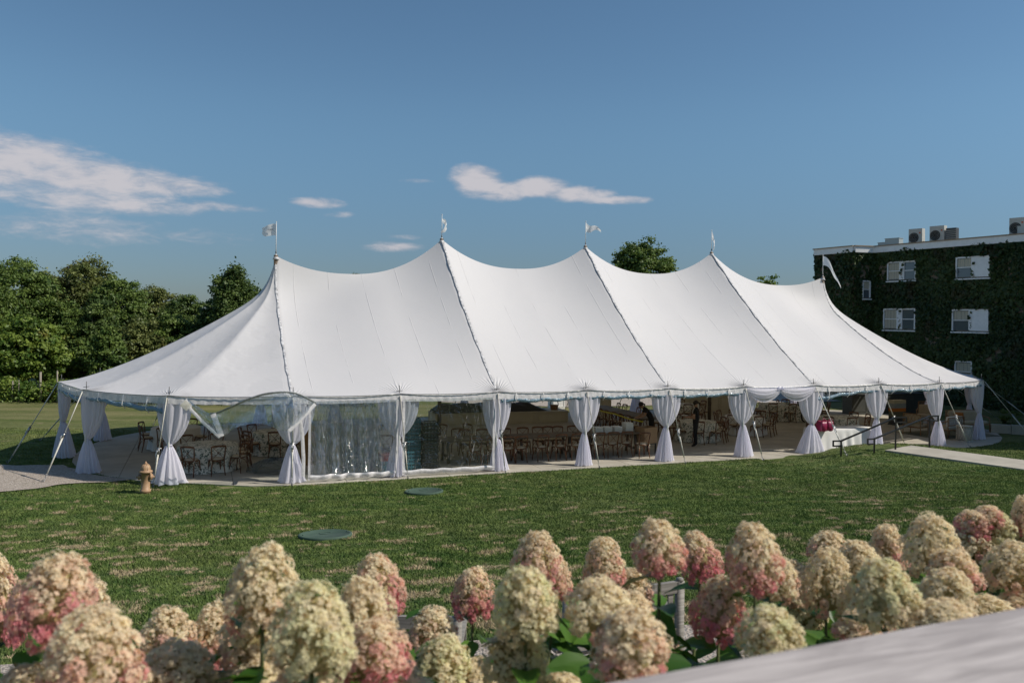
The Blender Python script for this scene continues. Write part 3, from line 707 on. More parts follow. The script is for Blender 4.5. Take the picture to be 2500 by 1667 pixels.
rolled(FP(4), FP(5), 'blue tinted rolled clear wall left of the white entrance swag', .18, .12, .02, 3)
rolled(FP(6), FP(7), 'blue rolled clear wall sagging low at its left end above the white clothed table', .42, .14, -.04, 4)
rolled(FP(7), FP(8), 'blue rolled clear wall above the black handrails', .14, .14, .03, 5)
rolled(FP(8), PIDX[('right', 1)], 'blue rolled clear wall at the right end of the front eave', .14, .12, .02, 6)
rolled(PIDX[('left', 2)], PIDX[('left', 1)], 'blue rolled clear wall sagging above the gravel and hydrant', .12, .34, .02, 7, .085)
rolled(PIDX[('left', 3)], PIDX[('left', 2)], 'blue rolled clear wall at the far left rounded end', .16, .26, .03, 8, .08)
rolled(PIDX[('right', 1)], PIDX[('right', 2)], 'blue shaded rolled clear wall on the right rounded end', .1, .12, .02, 9)

# standing clear vinyl walls between front poles 0-1 and 1-2
def clear_wall(s0, s1, lab, sheet_mat, seed, zb=.10, folds=0.0):
    a = T(s0, -W - .06); b = T(s1, -W - .06); rr = random.Random(seed); root = thing('clear_side_wall', lab, 'tent side wall', a.lerp(b, .5))
    def P(u, z, o=0): p = a.lerp(b, u); f_ = (HE - z) / HE; return Vector((p.x, p.y, z)) - nv * (o + folds * .05 * math.sin(u * 40 + z) * f_ * (math.sin(u * 3.1)) + .02 * math.sin(u * 9 + seed))
    zt = HE - .14
    mb = MB(); mb.grid([[P(.02 + .96 * k / 60, zt + (zb - zt) * j / 24) for k in range(61)] for j in range(25)]); mb.build('clear_sheet', sheet_mat, root)
    mb = MB(); mb.grid([[P(k / 40, zb + .10 - .035 * j, .012 + .02 * math.sin(j * 1.1)) + Vector((0, 0, .012 * math.sin(k * .7 + seed))) for k in range(41)] for j in range(5)]); mb.build('bottom_hem', M['valance'], root)
    for u0, u1 in ((0, .025), (.975, 1.0)):
        mb = MB(); mb.grid([[P(u, .06 + (zt - .06) * j / 20, .015 + .01 * math.sin(j)) for u in (u0, (u0 + u1) / 2, u1)] for j in range(21)]); mb.build('side_hem', M['valance'], root)
    return root
clear_wall(.42, 3.0, 'crinkled clear vinyl wall left of the middle drape, hanging to the slab', M['crinkle'], 1, folds=1)
clear_wall(3.12, 6.02, 'smooth clear vinyl wall with white hem in front of the black crate stack', M['clear'], 2)
# loose crinkled inner sheet bunched at the left of the first wall
rws = []
for j in range(24):
    z = HE - .2 - (HE - .35) * j / 23
    rws.append([T(.7 + 1.9 * k / 60 + .1 * j / 23 * (k / 60), -W + .35 + .09 * math.sin(k * .75 + .4 * math.sin(j * .2)), z) for k in range(61)])
root = thing('plastic_curtain', 'wrinkled glistening plastic sheet hanging in folds just inside the left clear wall', 'plastic sheet', T(1.6, -W + .35, 0))
mb = MB(); mb.grid(rws); mb.build('folded_sheet', M['crinkle'], root)
mb = MB(); mb.tube([T(.7, -W + .35, HE - .19), T(2.6, -W + .35, HE - .19)], .012, 5); mb.build('curtain_rod', M['pole'], root)

# loose flap swooping across the left-most front bay
key_top = [(455, 972, -.1), (486, 993, .0), (518, 1010, .15), (560, 995, .3), (605, 975, .4), (650, 961, .4), (700, 957, .35), (735, 965, .3), (772, 985, .2)]
key_bot = [(470, 1002, -.05), (505, 1042, .05), (542, 1066, .15), (572, 1045, .3), (605, 1036, .45), (640, 1034, .5), (670, 1044, .45), (690, 1052, .4), (708, 1052, .35)]
def atq(px, py, o):                        # point on a vertical plane o metres in front of the front eave line
    d = UD(px, py, 1) - Vector((0, 0, CAMZ)); P0_ = T(0, -W - .12 - o); den = d.dot(nv); k = (P0_ - Vector((0, 0, CAMZ))).dot(nv) / den
    return Vector((0, 0, CAMZ)) + d * k
def interp(keys, u):
    n = len(keys) - 1; i = min(n - 1, int(u * n)); t = u * n - i; a, b = keys[i], keys[i + 1]
    p0 = keys[max(0, i - 1)]; p3 = keys[min(n, i + 2)]
    return [.5 * (2 * a[k] + (b[k] - p0[k]) * t + (2 * p0[k] - 5 * a[k] + 4 * b[k] - p3[k]) * t * t + (3 * a[k] - p0[k] - 3 * b[k] + p3[k]) * t ** 3) for k in range(3)]
flap = thing('loose_clear_flap', 'unhooked clear vinyl flap swooping across the opening above the floral table', 'tent side wall', T(-1, -W - .2, 0.9))
rws = []
for j in range(15):
    v = j / 14; rw = []
    for k in range(73):
        u = k / 72; A = interp(key_top, u); B = interp(key_bot, u)
        bul = .16 * math.sin(math.pi * v) * math.sin(u * 9)
        rw.append(atq(A[0] * (1 - v) + B[0] * v, A[1] * (1 - v) + B[1] * v, A[2] * (1 - v) + B[2] * v + bul))
    rws.append(rw)
mb = MB(); mb.grid(rws); mb.build('clear_sheet', M['crinkle'], flap)
def ribbon(pts, w, name, material, parent, nrm=None, dz=0):
    rws = [[], [], []]
    for i, p in enumerate(pts):
        t = (pts[min(i + 1, len(pts) - 1)] - pts[max(i - 1, 0)]).normalized(); sd = t.cross(nrm or -nv).normalized() * w / 2
        rws[0].append(p - sd); rws[1].append(p + (nrm or -nv) * .012); rws[2].append(p + sd)
    mb = MB(); mb.grid(rws); return mb.build(name, material, parent)
ribbon([atq(*interp(key_top, .23 + .77 * k / 30)) for k in range(31)], .055, 'top_hem', M['steel'], flap)
ribbon([atq(x, y, o) for x, y, o in [(452, 975, .1), (466, 1000, .1), (500, 1035, .15), (537, 1067, .2)]], .085, 'edge_hem', M['valance'], flap)
ribbon([atq(x, y, o) for x, y, o in [(520, 1010, .2), (530, 1036, .2), (541, 1065, .2)]], .14, 'corner_hem', M['valance'], flap)
ribbon([atq(x, y, o) for x, y, o in [(770, 986, .25), (738, 1020, .35), (706, 1052, .4)]], .10, 'end_hem', M['valance'], flap)
ribbon([atq(x, y, o) for x, y, o in [(446, 983, .12), (454, 990, .12), (462, 996, .14)]], .2, 'corner_patch', M['web'], flap)
ribbon([atq(x, y, o) for x, y, o in [(729, 975, .05), (732, 1020, .06), (738, 1060, .05), (741, 1120, .04), (740, 1163, .03)]], .10, 'hanging_hem', M['valance'], flap)
# pile of loose plastic on the floor behind the flap
rws = []; c_ = UZ(672, 1152, 0)
for j in range(13):
    rws.append([Vector((c_.x + (.72 * math.cos(k * math.pi / 12)) * math.cos(j / 12 * math.pi / 2) * (1 + .25 * math.sin(k * 2.1 + j)), c_.y + .45 * math.sin(k * math.pi / 12) * math.cos(j / 12 * math.pi / 2) * (1 + .2 * math.sin(k + j * 2)), .01 + .38 * math.sin(j / 12 * math.pi / 2) * (1 + .2 * math.sin(k * 3 + j * 1.7)))) for k in range(24)])
mb = MB(); mb.grid(rws, close=True); o = mb.build('plastic_heap', M['crinkle']); tag(o, 'crumpled heap of clear plastic on the slab beside the tied drape', 'plastic sheet')

# guy lines
ANCH = {('front', 0): (712.5, 1187), ('front', 1): (996, 1170), ('front', 2): (1234, 1157), ('front', 3): (1463.6, 1145), ('front', 4): (1674, 1134), ('front', 5): (1863.6, 1126), ('front', 6): (2068, 1114), ('front', 7): (2213, 1093),
        ('front', 8): (2368.6, 1094), ('left', 1): (373, 1191), ('left', 2): (105, 1179), ('left', 3): (18, 1132), ('left', 4): (97, 1077), ('right', 1): (2525, 1078), ('right', 2): (2555, 1052), ('right', 3): (2443, 1027)}
GL = {('front', 0): 'beige strap guy line hanging in front of the loose clear flap', ('front', 1): 'guy line in front of the middle drape of the clear walls', ('front', 2): 'guy line at the right edge of the clear walls, ending in a rusty stake',
      ('front', 3): 'green grey guy pole slanting past the drape at the long farm table', ('front', 4): 'guy line slanting in front of the drape right of the cardboard box', ('front', 5): 'guy line with a looped strap left of the entrance', ('front', 6): 'thin guy line crossing in front of the white clothed table',
      ('front', 7): 'guy line passing between the two black handrails', ('front', 8): 'guy line over the grass in front of the lattice side table', ('left', 1): 'guy line right beside the fire hydrant', ('left', 2): 'guy line pegged into the gravel patch',
      ('left', 3): 'leftmost guy line reaching over the shaded lawn', ('left', 4): 'short dark guy line behind the leftmost drape', ('right', 1): 'guy line slanting down right from the front corner of the right end', ('right', 2): 'guy line in the shade furthest right at the dark planting', ('right', 3): 'short guy line low behind the right end drape'}
def guy(side, k, s_, q_):
    p = T(s_, q_); out_ = (p - T(min(LEN, max(0, s_)), 0)).normalized(); top = p + out_ * .05 + Vector((0, 0, HE - .03))
    if (side, k) in ANCH:
        a = UG(*ANCH[(side, k)])
    else: a = p + out_ * 1.9; a.z = ground(a.x, a.y)
    lab = GL.get((side, k)) or (f'{ORD[k]} guy line from the left behind the tent' if side == 'back' else f'guy line behind the {side} rounded end, {ORD[k-1]} from the front')
    root = thing('guy_line', lab, 'guy line', a, group='strap guy lines round the tent'); d = a - top; side_ = d.cross(out_).normalized() * .02
    m1 = .52 + .06 * math.sin(k * 2.3)
    mb = MB(); mb.tube([top, top + d * m1], .019, 6, flat=.7); mb.build('upper_strap', M['web'], root)
    c_ = top + d * m1
    mb = MB(); mb.box(c_ + d * .03, (.055, .055, .17), d.to_track_quat('Z', 'Y').to_matrix()); mb.tube([c_ - side_ * 3.5, c_ + side_ * 3.5], .02, 6); mb.tube([c_ + side_ * 1, c_ + d * .05 + out_ * .05 + side_, c_ + d * .09 + out_ * .03], .012, 5); mb.build('ratchet', M['steel'], root)
    mb = MB(); mb.tube([c_ + d * .05, top + d * .90], [.03, .024], 6, flat=.75); mb.build('lower_strap', M['web'], root)
    mb = MB(); mb.tube([c_ + side_ * 1.5, c_ + side_ * 2.5 + d * .07 + out_ * .02, c_ + side_ * 1.0 + d * .12, c_ + side_ * 2.2 + d * .17], [.012, .02, .014, .006], 5); mb.build('strap_tail', M['flag'], root)
    n_ = 4; mb = MB()
    for i in range(n_):
        x0 = top + d * (.90 + .09 * i / n_); x1 = top + d * (.90 + .09 * (i + 1.15) / n_); w_ = side_ * (1.1 if i % 2 else .25); ww = out_ * (.006 if i % 2 else .02)
        mb.tube([x0, x0.lerp(x1, .3) + w_ + ww, x0.lerp(x1, .7) + w_ + ww, x1, x0.lerp(x1, .7) - w_ - ww, x0.lerp(x1, .3) - w_ - ww, x0], .007, 4)
    mb.build('chain', M['steel'], root)
    mb = MB(); mb.tube([a + Vector((0, 0, .10)) + out_ * .02, a + Vector((0, 0, -.1)) - out_ * .02], .014, 6); mb.build('stake', M['dsteel'], root)
for P_ in POLES: guy(*P_)

# ================================================================ FURNITURE UNDER THE TENT
def chair_proto():
    t = thing('cross_back_chair', 'x', 'chair', (0, 0, 0)); w = .205
    mb = MB(); mb.lathe([(.0, .425), (.19, .425), (.215, .44), (.21, .455), (.0, .457)], 14); mb.build('seat', M['wood'], t)
    mb = MB(); mb.lathe([(.0, .457), (.185, .46), (.20, .475), (.18, .495), (.0, .50)], 14); mb.build('cushion', M['cushion'], t)
    for sx in (-1, 1):
        mb = MB(); mb.tube([(sx * .16, .15, .44), (sx * .175, .17, .2), (sx * .19, .20, 0)], [.019, .017, .014], 6); mb.build('leg', M['wood'], t)
        mb = MB(); mb.tube([(sx * .20, -.24, 0), (sx * .18, -.19, .22), (sx * .175, -.17, .44)], [.014, .018, .019], 6); mb.build('leg', M['wood'], t)
    mb = MB(); mb.tube([(-.175, -.17, .44), (-.19, -.20, .65), (-.205, -.235, .84), (-.19, -.25, .875), (-.1, -.265, .885), (0, -.27, .888), (.1, -.265, .885), (.19, -.25, .875), (.205, -.235, .84), (.19, -.20, .65), (.175, -.17, .44)], .019, 6)
    mb.tube([(-.20, -.245, .855), (0, -.265, .872), (.20, -.245, .855)], .024, 6); mb.build('back_frame', M['wood'], t)
    for sx in (-1, 1):
        mb = MB(); mb.tube([(sx * .178, -.185, .49), (sx * .07, -.222, .60), (sx * -.02, -.24, .70), (-sx * .18, -.245, .86)], .012, 5, flat=.6); mb.build('cross_brace', M['wood'], t)
    mb = MB(); mb.tube([(-.19, .19, .17), (-.1, .1, .36), (0, .07, .40), (.1, .1, .36), (.19, .19, .17)], .009, 5)
    mb.tube([(-.195, -.22, .17), (-.13, -.13, .36), (0, -.12, .41), (.13, -.13, .36), (.195, -.22, .17)], .010, 5); mb.build('stretcher', M['wood'], t)
    for sx in (-1, 1):
        mb = MB(); mb.tube([(sx * .18, -.165, .47), (sx * .215, -.20, .45), (sx * .19, -.22, .43), (sx * .205, -.225, .34)], .011, 4); mb.build('cushion_tie', M['tie'], t)
    return t
chair0 = chair_proto(); chair_used = [0]
def chair(x, y, rz, label, group, scale=None):
    if not chair_used[0]:
        chair_used[0] = 1; chair0.location = (x, y, 0); chair0.rotation_euler = (0, 0, rz); chair0['label'] = label; chair0['group'] = group; return chair0
    return dup(chair0, (x, y, 0), rz, label, group)
SIDES = [(-90, 'near'), (-50, 'near right'), (-10, 'right'), (30, 'far right'), (90, 'far'), (130, 'far left'), (170, 'left'), (-135, 'near left')]
def cloth(c, r_, h, material, lab, seed=0, nf=9, flare=.10, grp=None):
    rr = random.Random(seed); ph = rr.random() * 6; rws = []
    prof = [(0, h), (r_ * .5, h), (r_ * .97, h), (r_ * 1.0, h - .008), (r_ * 1.01, h - .03)] + [(r_ * (1.01 + flare * k / 8), h - .03 - (h - .045) * k / 8) for k in range(1, 9)]
    for i, (ra, z) in enumerate(prof):
        f_ = max(0, (i - 4) / 8); rws.append([Vector((c.x + (ra + f_ * .055 * math.sin(nf * a + ph + .5 * math.sin(3 * a))) * math.cos(a), c.y + (ra + f_ * .055 * math.sin(nf * a + ph + .5 * math.sin(3 * a))) * math.sin(a), z)) for a in [2 * math.pi * k / 72 for k in range(72)]])
    root = thing('tablecloth', lab, 'tablecloth', (c.x, c.y, h), group=grp); mb = MB(); mb.grid(rws, close=True); mb.build('cloth', material, root); return root
def round_table(c, name, r_=.84, seed=0, material='floral', sides=SIDES, rot=0, dist=None):
    t = thing('round_table', f'round banquet table under a long cloth, {name}', 'table', (c.x, c.y, 0), group='round banquet tables')
    mb = MB(); mb.lathe([(0, .715), (r_ - .01, .715), (r_ - .01, .74), (0, .741)], 36, (c.x, c.y, 0)); mb.build('tabletop', M['table'], t)
    for k in range(4):
        a = k * math.pi / 2 + .4; mb = MB(); mb.tube([(c.x + .5 * math.cos(a), c.y + .5 * math.sin(a), 0), (c.x + .45 * math.cos(a), c.y + .45 * math.sin(a), .72)], .018, 6); mb.build('leg', M['steel'], t)
    cloth(c, r_, .75, M[material], f'{"floral print" if material == "floral" else "plain cream"} tablecloth to the floor, {name}', seed)
    for k, (a, nm) in enumerate(sides):
        an = R(a + rot) + rnd.uniform(-.06, .06); d = (dist or r_ + .20) + rnd.uniform(-.04, .08)
        chair(c.x + d * math.cos(an), c.y + d * math.sin(an), an + math.pi / 2 + rnd.uniform(-.12, .12), f'cross-back chair, {nm} side of the table {name}', 'cross-back chairs at the round tables')
def at0(px, py, z=.75): p = UZ(px, py, z); return Vector((p.x, p.y, 0))
round_table(at0(508, 1084), 'nearest the fire hydrant', .86, 1, sides=[(-122, 'near left'), (-90, 'near'), (-58, 'near right'), (-18, 'right'), (18, 'rear right'), (55, 'far right'), (100, 'far'), (140, 'far left'), (-165, 'left')])
round_table(at0(676, 1052), 'behind the loose flap', .78, 2, rot=15)
round_table(at0(940, 1059), 'seen through the clear walls', .78, 3, material='linen', sides=SIDES[:5], rot=10)
round_table(at0(430, 1042), 'at the far left slab edge', .80, 4, material='linen', sides=[s_ for s_ in SIDES if s_[1] in ('left', 'far left', 'near left', 'near', 'far', 'right')])
round_table(at0(1702, 1028), 'where the person in black stands', .78, 5, rot=-12)
round_table(at0(1818, 1015), 'left of the entrance swag', .80, 6, material='linen', rot=8)
round_table(at0(1895, 986), 'far behind the entrance swag', .80, 7, rot=20)
round_table(at0(1668, 987), 'near the cream buffet', .78, 8, rot=-5)
round_table(at0(2046, 1018), 'behind the white clothed table', .80, 9, rot=5)
round_table(at0(1960, 988), 'beside the dark grey bar', .78, 10, sides=SIDES[:6], rot=13)
def sfrom(px, qo):                          # s of the point on the vertical plane q=-W+qo under photo column px
    d = UD(px, 1000, 1); P_ = T(0, -W + qo); dn = Vector((d.x, d.y, 0)); k = P_.dot(nv) / dn.dot(nv); p = dn * k; return toT(p.x, p.y)[0]
def farm_table(c, ang, ln, lab, wd=.95):
    root = thing('farm_table', lab, 'table', (c.x, c.y, 0), ang, 'long wooden farm tables'); M3 = None
    for k in range(5):
        mb = MB(); mb.box((0, (k - 2) * wd / 5, .735), (ln, wd / 5 - .008, .045)); o = mb.build('plank', M['table'], root, smooth=False, rel=False)
    mb = MB(); mb.box((0, 0, .68), (ln - .3, .06, .08)); mb.build('beam', M['table'], root, smooth=False, rel=False)
    for sx in (-1, 1):
        mb = MB(); x = sx * (ln / 2 - .35); mb.tube([(x, -.38, 0), (x, -.30, .35), (x, -.26, .71)], .045, 6); mb.build('leg', M['table'], root, rel=False)
        mb = MB(); mb.tube([(x, .38, 0), (x, .30, .35), (x, .26, .71)], .045, 6); mb.build('leg', M['table'], root, rel=False)
        mb = MB(); mb.box((x, 0, .2), (.06, .6, .08)); mb.build('cross_bar', M['table'], root, smooth=False, rel=False)
    return root
for k, s_ in enumerate((5.95, 8.5, 11.05)):
    farm_table(T(s_, -W + 2.02), TH, 2.48, f'{["left","middle","right"][k]} farm table of the long row just inside the front eave')
for k, px in enumerate((1158, 1200, 1240, 1269, 1320, 1364, 1402, 1457, 1492, 1526, 1566)):
    p = T(sfrom(px, 1.35), -W + 1.35) if px < 1560 else UZ(1566, 1116, 0); chair(p.x, p.y, TH + rnd.uniform(-.1, .1), f'brown cross-back chair this side of the long farm table, {ORD[k]} from the left', 'cross-back chairs along the near side of the farm tables')
for k, px in enumerate((1140, 1183, 1240, 1281, 1318, 1345, 1368, 1404, 1440)):
    qo = 2.72 + rnd.uniform(-.03, .1); p = T(sfrom(px, qo), -W + qo); chair(p.x, p.y, TH + math.pi + rnd.uniform(-.15, .15), f'dark cross-back chair beyond the long farm table, {ORD[k]} from the left', 'cross-back chairs along the far side of the farm tables')
for k, (px, py, rz) in enumerate(((1110, 1105, .4), (1070, 1098, 2.6), (1150, 1092, -.6))):
    p = UZ(px, py, 0); chair(p.x, p.y, rz, ['lone chair behind the clear wall near the farm table end', 'lone chair right of the black crate stack', 'lone chair behind the left farm table'][k], 'loose chairs')
# second row of farm tables running back across the tent
for k in range(2):
    farm_table(T(14.6, -.15 + 2.5 * k), TH + math.pi / 2, 2.42, f'{["nearer","farther"][k]} farm table of the row running back, behind the yellow tape')
for k in range(8):
    for sx in (-1, 1):
        if sx == 1 and k in (2, 5): continue
        p = T(14.6 + sx * .72, -1.15 + k * .62); chair(p.x, p.y, TH + (math.pi / 2 if sx == 1 else -math.pi / 2) + rnd.uniform(-.12, .12), f'dark chair {"left" if sx<0 else "right"} of the rear table row, {ORD[k]} from the near end', 'cross-back chairs at the rear farm tables')

# stacks of folded white linen boxes on the farm table
for k, (px, nst) in enumerate(((1458, 5), (1480, 5), (1504, 5), (1531, 8))):
    s_ = sfrom(px, 2.0)
    for j in range(nst):
        c_ = T(s_ + rnd.uniform(-.01, .01), -W + 1.95, .758 + .04 * j + .02); mb = MB(); mb.box(c_, (.30, .30, .037), Matrix.Rotation(TH + rnd.uniform(-.06, .06), 3, 'Z'))
        o = mb.build('folded_linen', M['china'], None, smooth=False); tag(o, f'white folded linen, {ORD[j]} from the bottom, {ORD[k]} stack from the left', 'linen', 'white bundles stacked on the farm table')
# cardboard box on a stand behind the last chair
c_ = UZ(1577, 1085, .30); c_.z = 0
mb = MB(); hw, hd, hh = .31, .24, .56; z0 = .37
root = thing('cardboard_box', 'open brown cardboard box left of the tied drape, behind the last chair', 'box', (c_.x, c_.y, z0), TH + .25)
for nm, cc, sz in (('side_panel', (0, -hd, hh / 2), (2 * hw, .012, hh)), ('side_panel', (0, hd, hh / 2), (2 * hw, .012, hh)), ('end_panel', (-hw, 0, hh / 2), (.012, 2 * hd - .02, hh)), ('end_panel', (hw, 0, hh / 2), (.012, 2 * hd - .02, hh)), ('bottom_panel', (0, 0, .01), (2 * hw - .03, 2 * hd - .03, .012))):
    mb = MB(); mb.box(cc, sz); mb.build(nm, M['cardboard'], root, smooth=False, rel=False)
root = thing('crate_stand', 'dark stand carrying the cardboard box', 'stand', (c_.x, c_.y, 0), TH + .25)
mb = MB(); mb.box((0, 0, .352), (.60, .46, .03)); mb.build('top', M['crate'], root, smooth=False, rel=False)
for sx in (-1, 1):
    for sy in (-1, 1): mb = MB(); mb.box((sx * .27, sy * .2, .168), (.04, .04, .336)); mb.build('leg', M['crate'], root, smooth=False, rel=False)

# crates behind the clear walls
def crate_proto(w, d, h, material, cat):
    t = thing('crate', 'x', cat, (0, 0, 0)); mb = MB()
    mb.box((0, 0, .006), (w - .02, d - .02, .012)); mb.build('base', material, t, smooth=False)
    for (cx, cy, sx, sy) in ((0, -d / 2, w, .016), (0, d / 2, w, .016), (-w / 2, 0, .016, d - .02), (w / 2, 0, .016, d - .02)):
        mb = MB(); mb.box((cx, cy, h - .014), (sx, sy, .026)); mb.box((cx, cy, .018), (sx, sy, .03))
        n = 5
        for k in range(n):
            u = -.5 + (k + .5) / n * 1.0; mb.box((cx + (u * w if sx > sy else 0), cy + (u * d if sy > sx else 0), h / 2), (.03 if sx > sy else .012, .012 if sx > sy else .03, h - .05))
        mb.build('side_wall', material, t, smooth=False)
    mb = MB(); mb.box((0, 0, h * .42), (w * .8, d * .8, h * .5)); mb.build('contents', M['greycrate'], t, smooth=False)
    return t
def crate_stack(px, py, w, d, h, n, material, nm, rz=TH):
    p = UZ(px, py, 0); pr = crate_proto(w, d, h, M[material], 'crate'); pr.location = (p.x, p.y, .002); pr.rotation_euler = (0, 0, rz)
    for k in range(n):
        lab = f'{nm} crate, {ORD[k] if k < 14 else "topmost"} from the floor in its stack'
        if k == 0: pr['label'] = lab; pr['group'] = f'{nm} crates in a stack'
        else: dup(pr, (p.x + rnd.uniform(-.008, .008), p.y + rnd.uniform(-.008, .008), .002 + k * (h + .001)), rz + rnd.uniform(-.02, .02), lab)
crate_stack(1046, 1146, .50, .45, .113, 13, 'crate', 'black slatted')
crate_stack(1006, 1146, .42, .45, .113, 14, 'teal', 'blue green')
crate_stack(872, 1152, .66, .5, .19, 4, 'greycrate', 'grey glassware')
crate_stack(829, 1152, .38, .4, .17, 1, 'greycrate', 'single grey')
crate_stack(945, 1150, .5, .45, .17, 2, 'teal', 'low dark teal')
p = UZ(945, 1150, 0); mb = MB(); root = thing('red_crate', 'red plastic crate on top of the low teal stack behind the clear wall', 'crate', (p.x, p.y, .345), TH)
mb.box((0, 0, .09), (.46, .4, .18)); mb.box((0, 0, .19), (.5, .44, .02)); mb.build('body', M['redcrate'], root, smooth=False, rel=False)
for sx in (-1, 1): mb = MB(); mb.tube([(sx * .1 - .05, -.205, .12), (sx * .1 - .05, -.225, .1), (sx * .1 + .05, -.225, .1), (sx * .1 + .05, -.205, .12)], .008, 4); mb.build('handle', M['crate'], root, rel=False)
p = UZ(750, 1135, 0); root = thing('wooden_board', 'tall yellow brown wooden board leaning behind the first clear wall', 'board', (p.x, p.y, 0), TH + .3)
mb = MB(); mb.box((0, 0, .62), (.5, .035, 1.24), Matrix.Rotation(R(-5), 3, 'X')); mb.build('panel', mat('ochre_board', (.32, .17, .05), .5, var=.2), root, smooth=False, rel=False)
mb = MB(); mb.box((0, .1, .3), (.06, .2, .5)); mb.build('foot', M['table'], root, smooth=False, rel=False)

# cream panelled platform, its cover, cabinet, buffet, bar
def panelled(name, lab, cat, a, b, h, depth, material, npan, z0=0):
    c_ = a.lerp(b, .5); ln = (b - a).length; an = math.atan2((b - a).y, (b - a).x); root = thing(name, lab, cat, (c_.x, c_.y, z0), an)
    mb = MB(); mb.box((0, depth / 2, h / 2), (ln, depth, h)); mb.build('body', material, root, smooth=False, rel=False)
    for k in range(npan):
        w_ = ln / npan; x = -ln / 2 + (k + .5) * w_; mb = MB()
        for (cx, cz, sx, sz) in ((x, h * .84, w_ * .86, .022), (x, h * .16, w_ * .86, .022), (x - w_ * .43, h / 2, .022, h * .68 - .023), (x + w_ * .43, h / 2, .022, h * .68 - .023)): mb.box((cx, -.009, cz), (sx, .018, sz))
        mb.build('panel_moulding', material, root, smooth=False, rel=False)
    mb = MB(); mb.box((0, depth / 2 - .01, h + .012), (ln + .04, depth + .06, .024)); mb.build('top', material, root, smooth=False, rel=False)
    return root
a, b = at0(1062, 1040, 0), at0(1387, 1030, 0)
panelled('panelled_platform', 'low cream panelled platform front along the back of the tent', 'platform', a, b, .49, 1.3, M['cream'], 4)
rws = []; n = 50
for j in range(11):
    v = j / 10; rws.append([a.lerp(b, .01 + .86 * k / n) + nv * (.15 + 1.0 * v) + Vector((0, 0, .52 + .36 * math.sin(math.pi * min(1, v * 1.02 + .0)) ** .5 * min(1, (n - k) / 9) * min(1, (k + 2) / 5) * (1 + .12 * math.sin(k * .7 + j)))) for k in range(n + 1)])
root = thing('black_cover', 'long heap of black sheeting lying on the cream platform', 'cover', a.lerp(b, .45) + nv * .6 + Vector((0, 0, .52))); mb = MB(); mb.grid(rws); mb.build('sheet', M['cover'], root)
c_ = a.lerp(b, .93) + nv * .6; root = thing('plant_basket', 'small basket with dark loop handle on the right end of the platform', 'basket', (c_.x, c_.y, .515))
mb = MB(); mb.lathe([(.0, 0), (.16, 0), (.2, .2), (.21, .22), (.18, .2), (.0, .18)], 14); mb.build('basket_body', M['rattan'], root, rel=False)
mb = MB(); mb.tube([(.19 * math.cos(t), 0, .2 + .32 * math.sin(t)) for t in [math.pi * k / 10 for k in range(11)]], .02, 6); mb.build('handle', M['cover'], root, rel=False)
a, b = at0(1640, 1014, 0), at0(1795, 1008, 0); panelled('buffet_counter', 'cream panelled buffet counter at the back behind the round tables', 'counter', a, b, .95, .6, M['cream'], 4)
a, b = at0(1466, 1021, 0), at0(1492, 1020, 0); panelled('cream_cabinet', 'narrow tall cream cabinet left of the rear farm tables', 'cabinet', a, b, .98, .6, M['cream'], 1)
a, b = at0(2080, 1013, 0), at0(2262, 1007, 0); panelled('grey_bar', 'dark grey panelled bar counter in the shade at the right rear', 'bar', a, b, 1.02, .7, mat('dark_grey_paint', (.06, .065, .06), .55), 5)
p = UZ(2190, 1036, 0); root = thing('striped_display', 'glossy display panel with pale, orange and grey horizontal bands in the right rear', 'display', (p.x, p.y, 0), TH)
bands = [(.0, .3, 'grille'), (.3, .52, 'greycush'), (.52, .66, 'orange'), (.66, .86, 'greycrate'), (.86, 1.0, 'cream')]
for z0, z1, mm in bands: mb = MB(); mb.box((0, 0, (z0 + z1) / 2 * 1.1 + .05), (.75, .3, (z1 - z0) * 1.1 - .004)); mb.build('band', M[mm], root, smooth=False, rel=False)
mb = MB(); mb.box((0, 0, .02), (.8, .35, .06)); mb.build('base', M['grille'], root, smooth=False, rel=False)

a, b = at0(1349, 999, 0), at0(1379, 998, 0); panelled('white_cabinet', 'white utility cabinet standing outside behind the tent, above the platform end', 'cabinet', a, b, .75, .6, M['whitepaint'], 1)
# yellow tape
tp = [UZ(1467, 1003, .95), UZ(1500, 1010, .93), UZ(1535, 1022, .85), UZ(1568, 1029, .82)]
tpp = [tp[0].lerp(tp[1], k / 5) for k in range(5)] + [tp[1].lerp(tp[2], k / 5) for k in range(5)] + [tp[2].lerp(tp[3], k / 5) for k in range(6)]
root = thing('barrier_tape', 'yellow barrier tape sagging across the tent behind the drape', 'tape', tp[1]); ribbon(tpp, .07, 'tape', M['yellow'], root, nrm=Vector((0, -.8, .6)).normalized())
for q_ in (tp[0], tp[-1]): mb = MB(); mb.lathe([(.03, -.03), (.04, 0), (.03, .03)], 8, q_); mb.build('knot', M['yellow'], root)

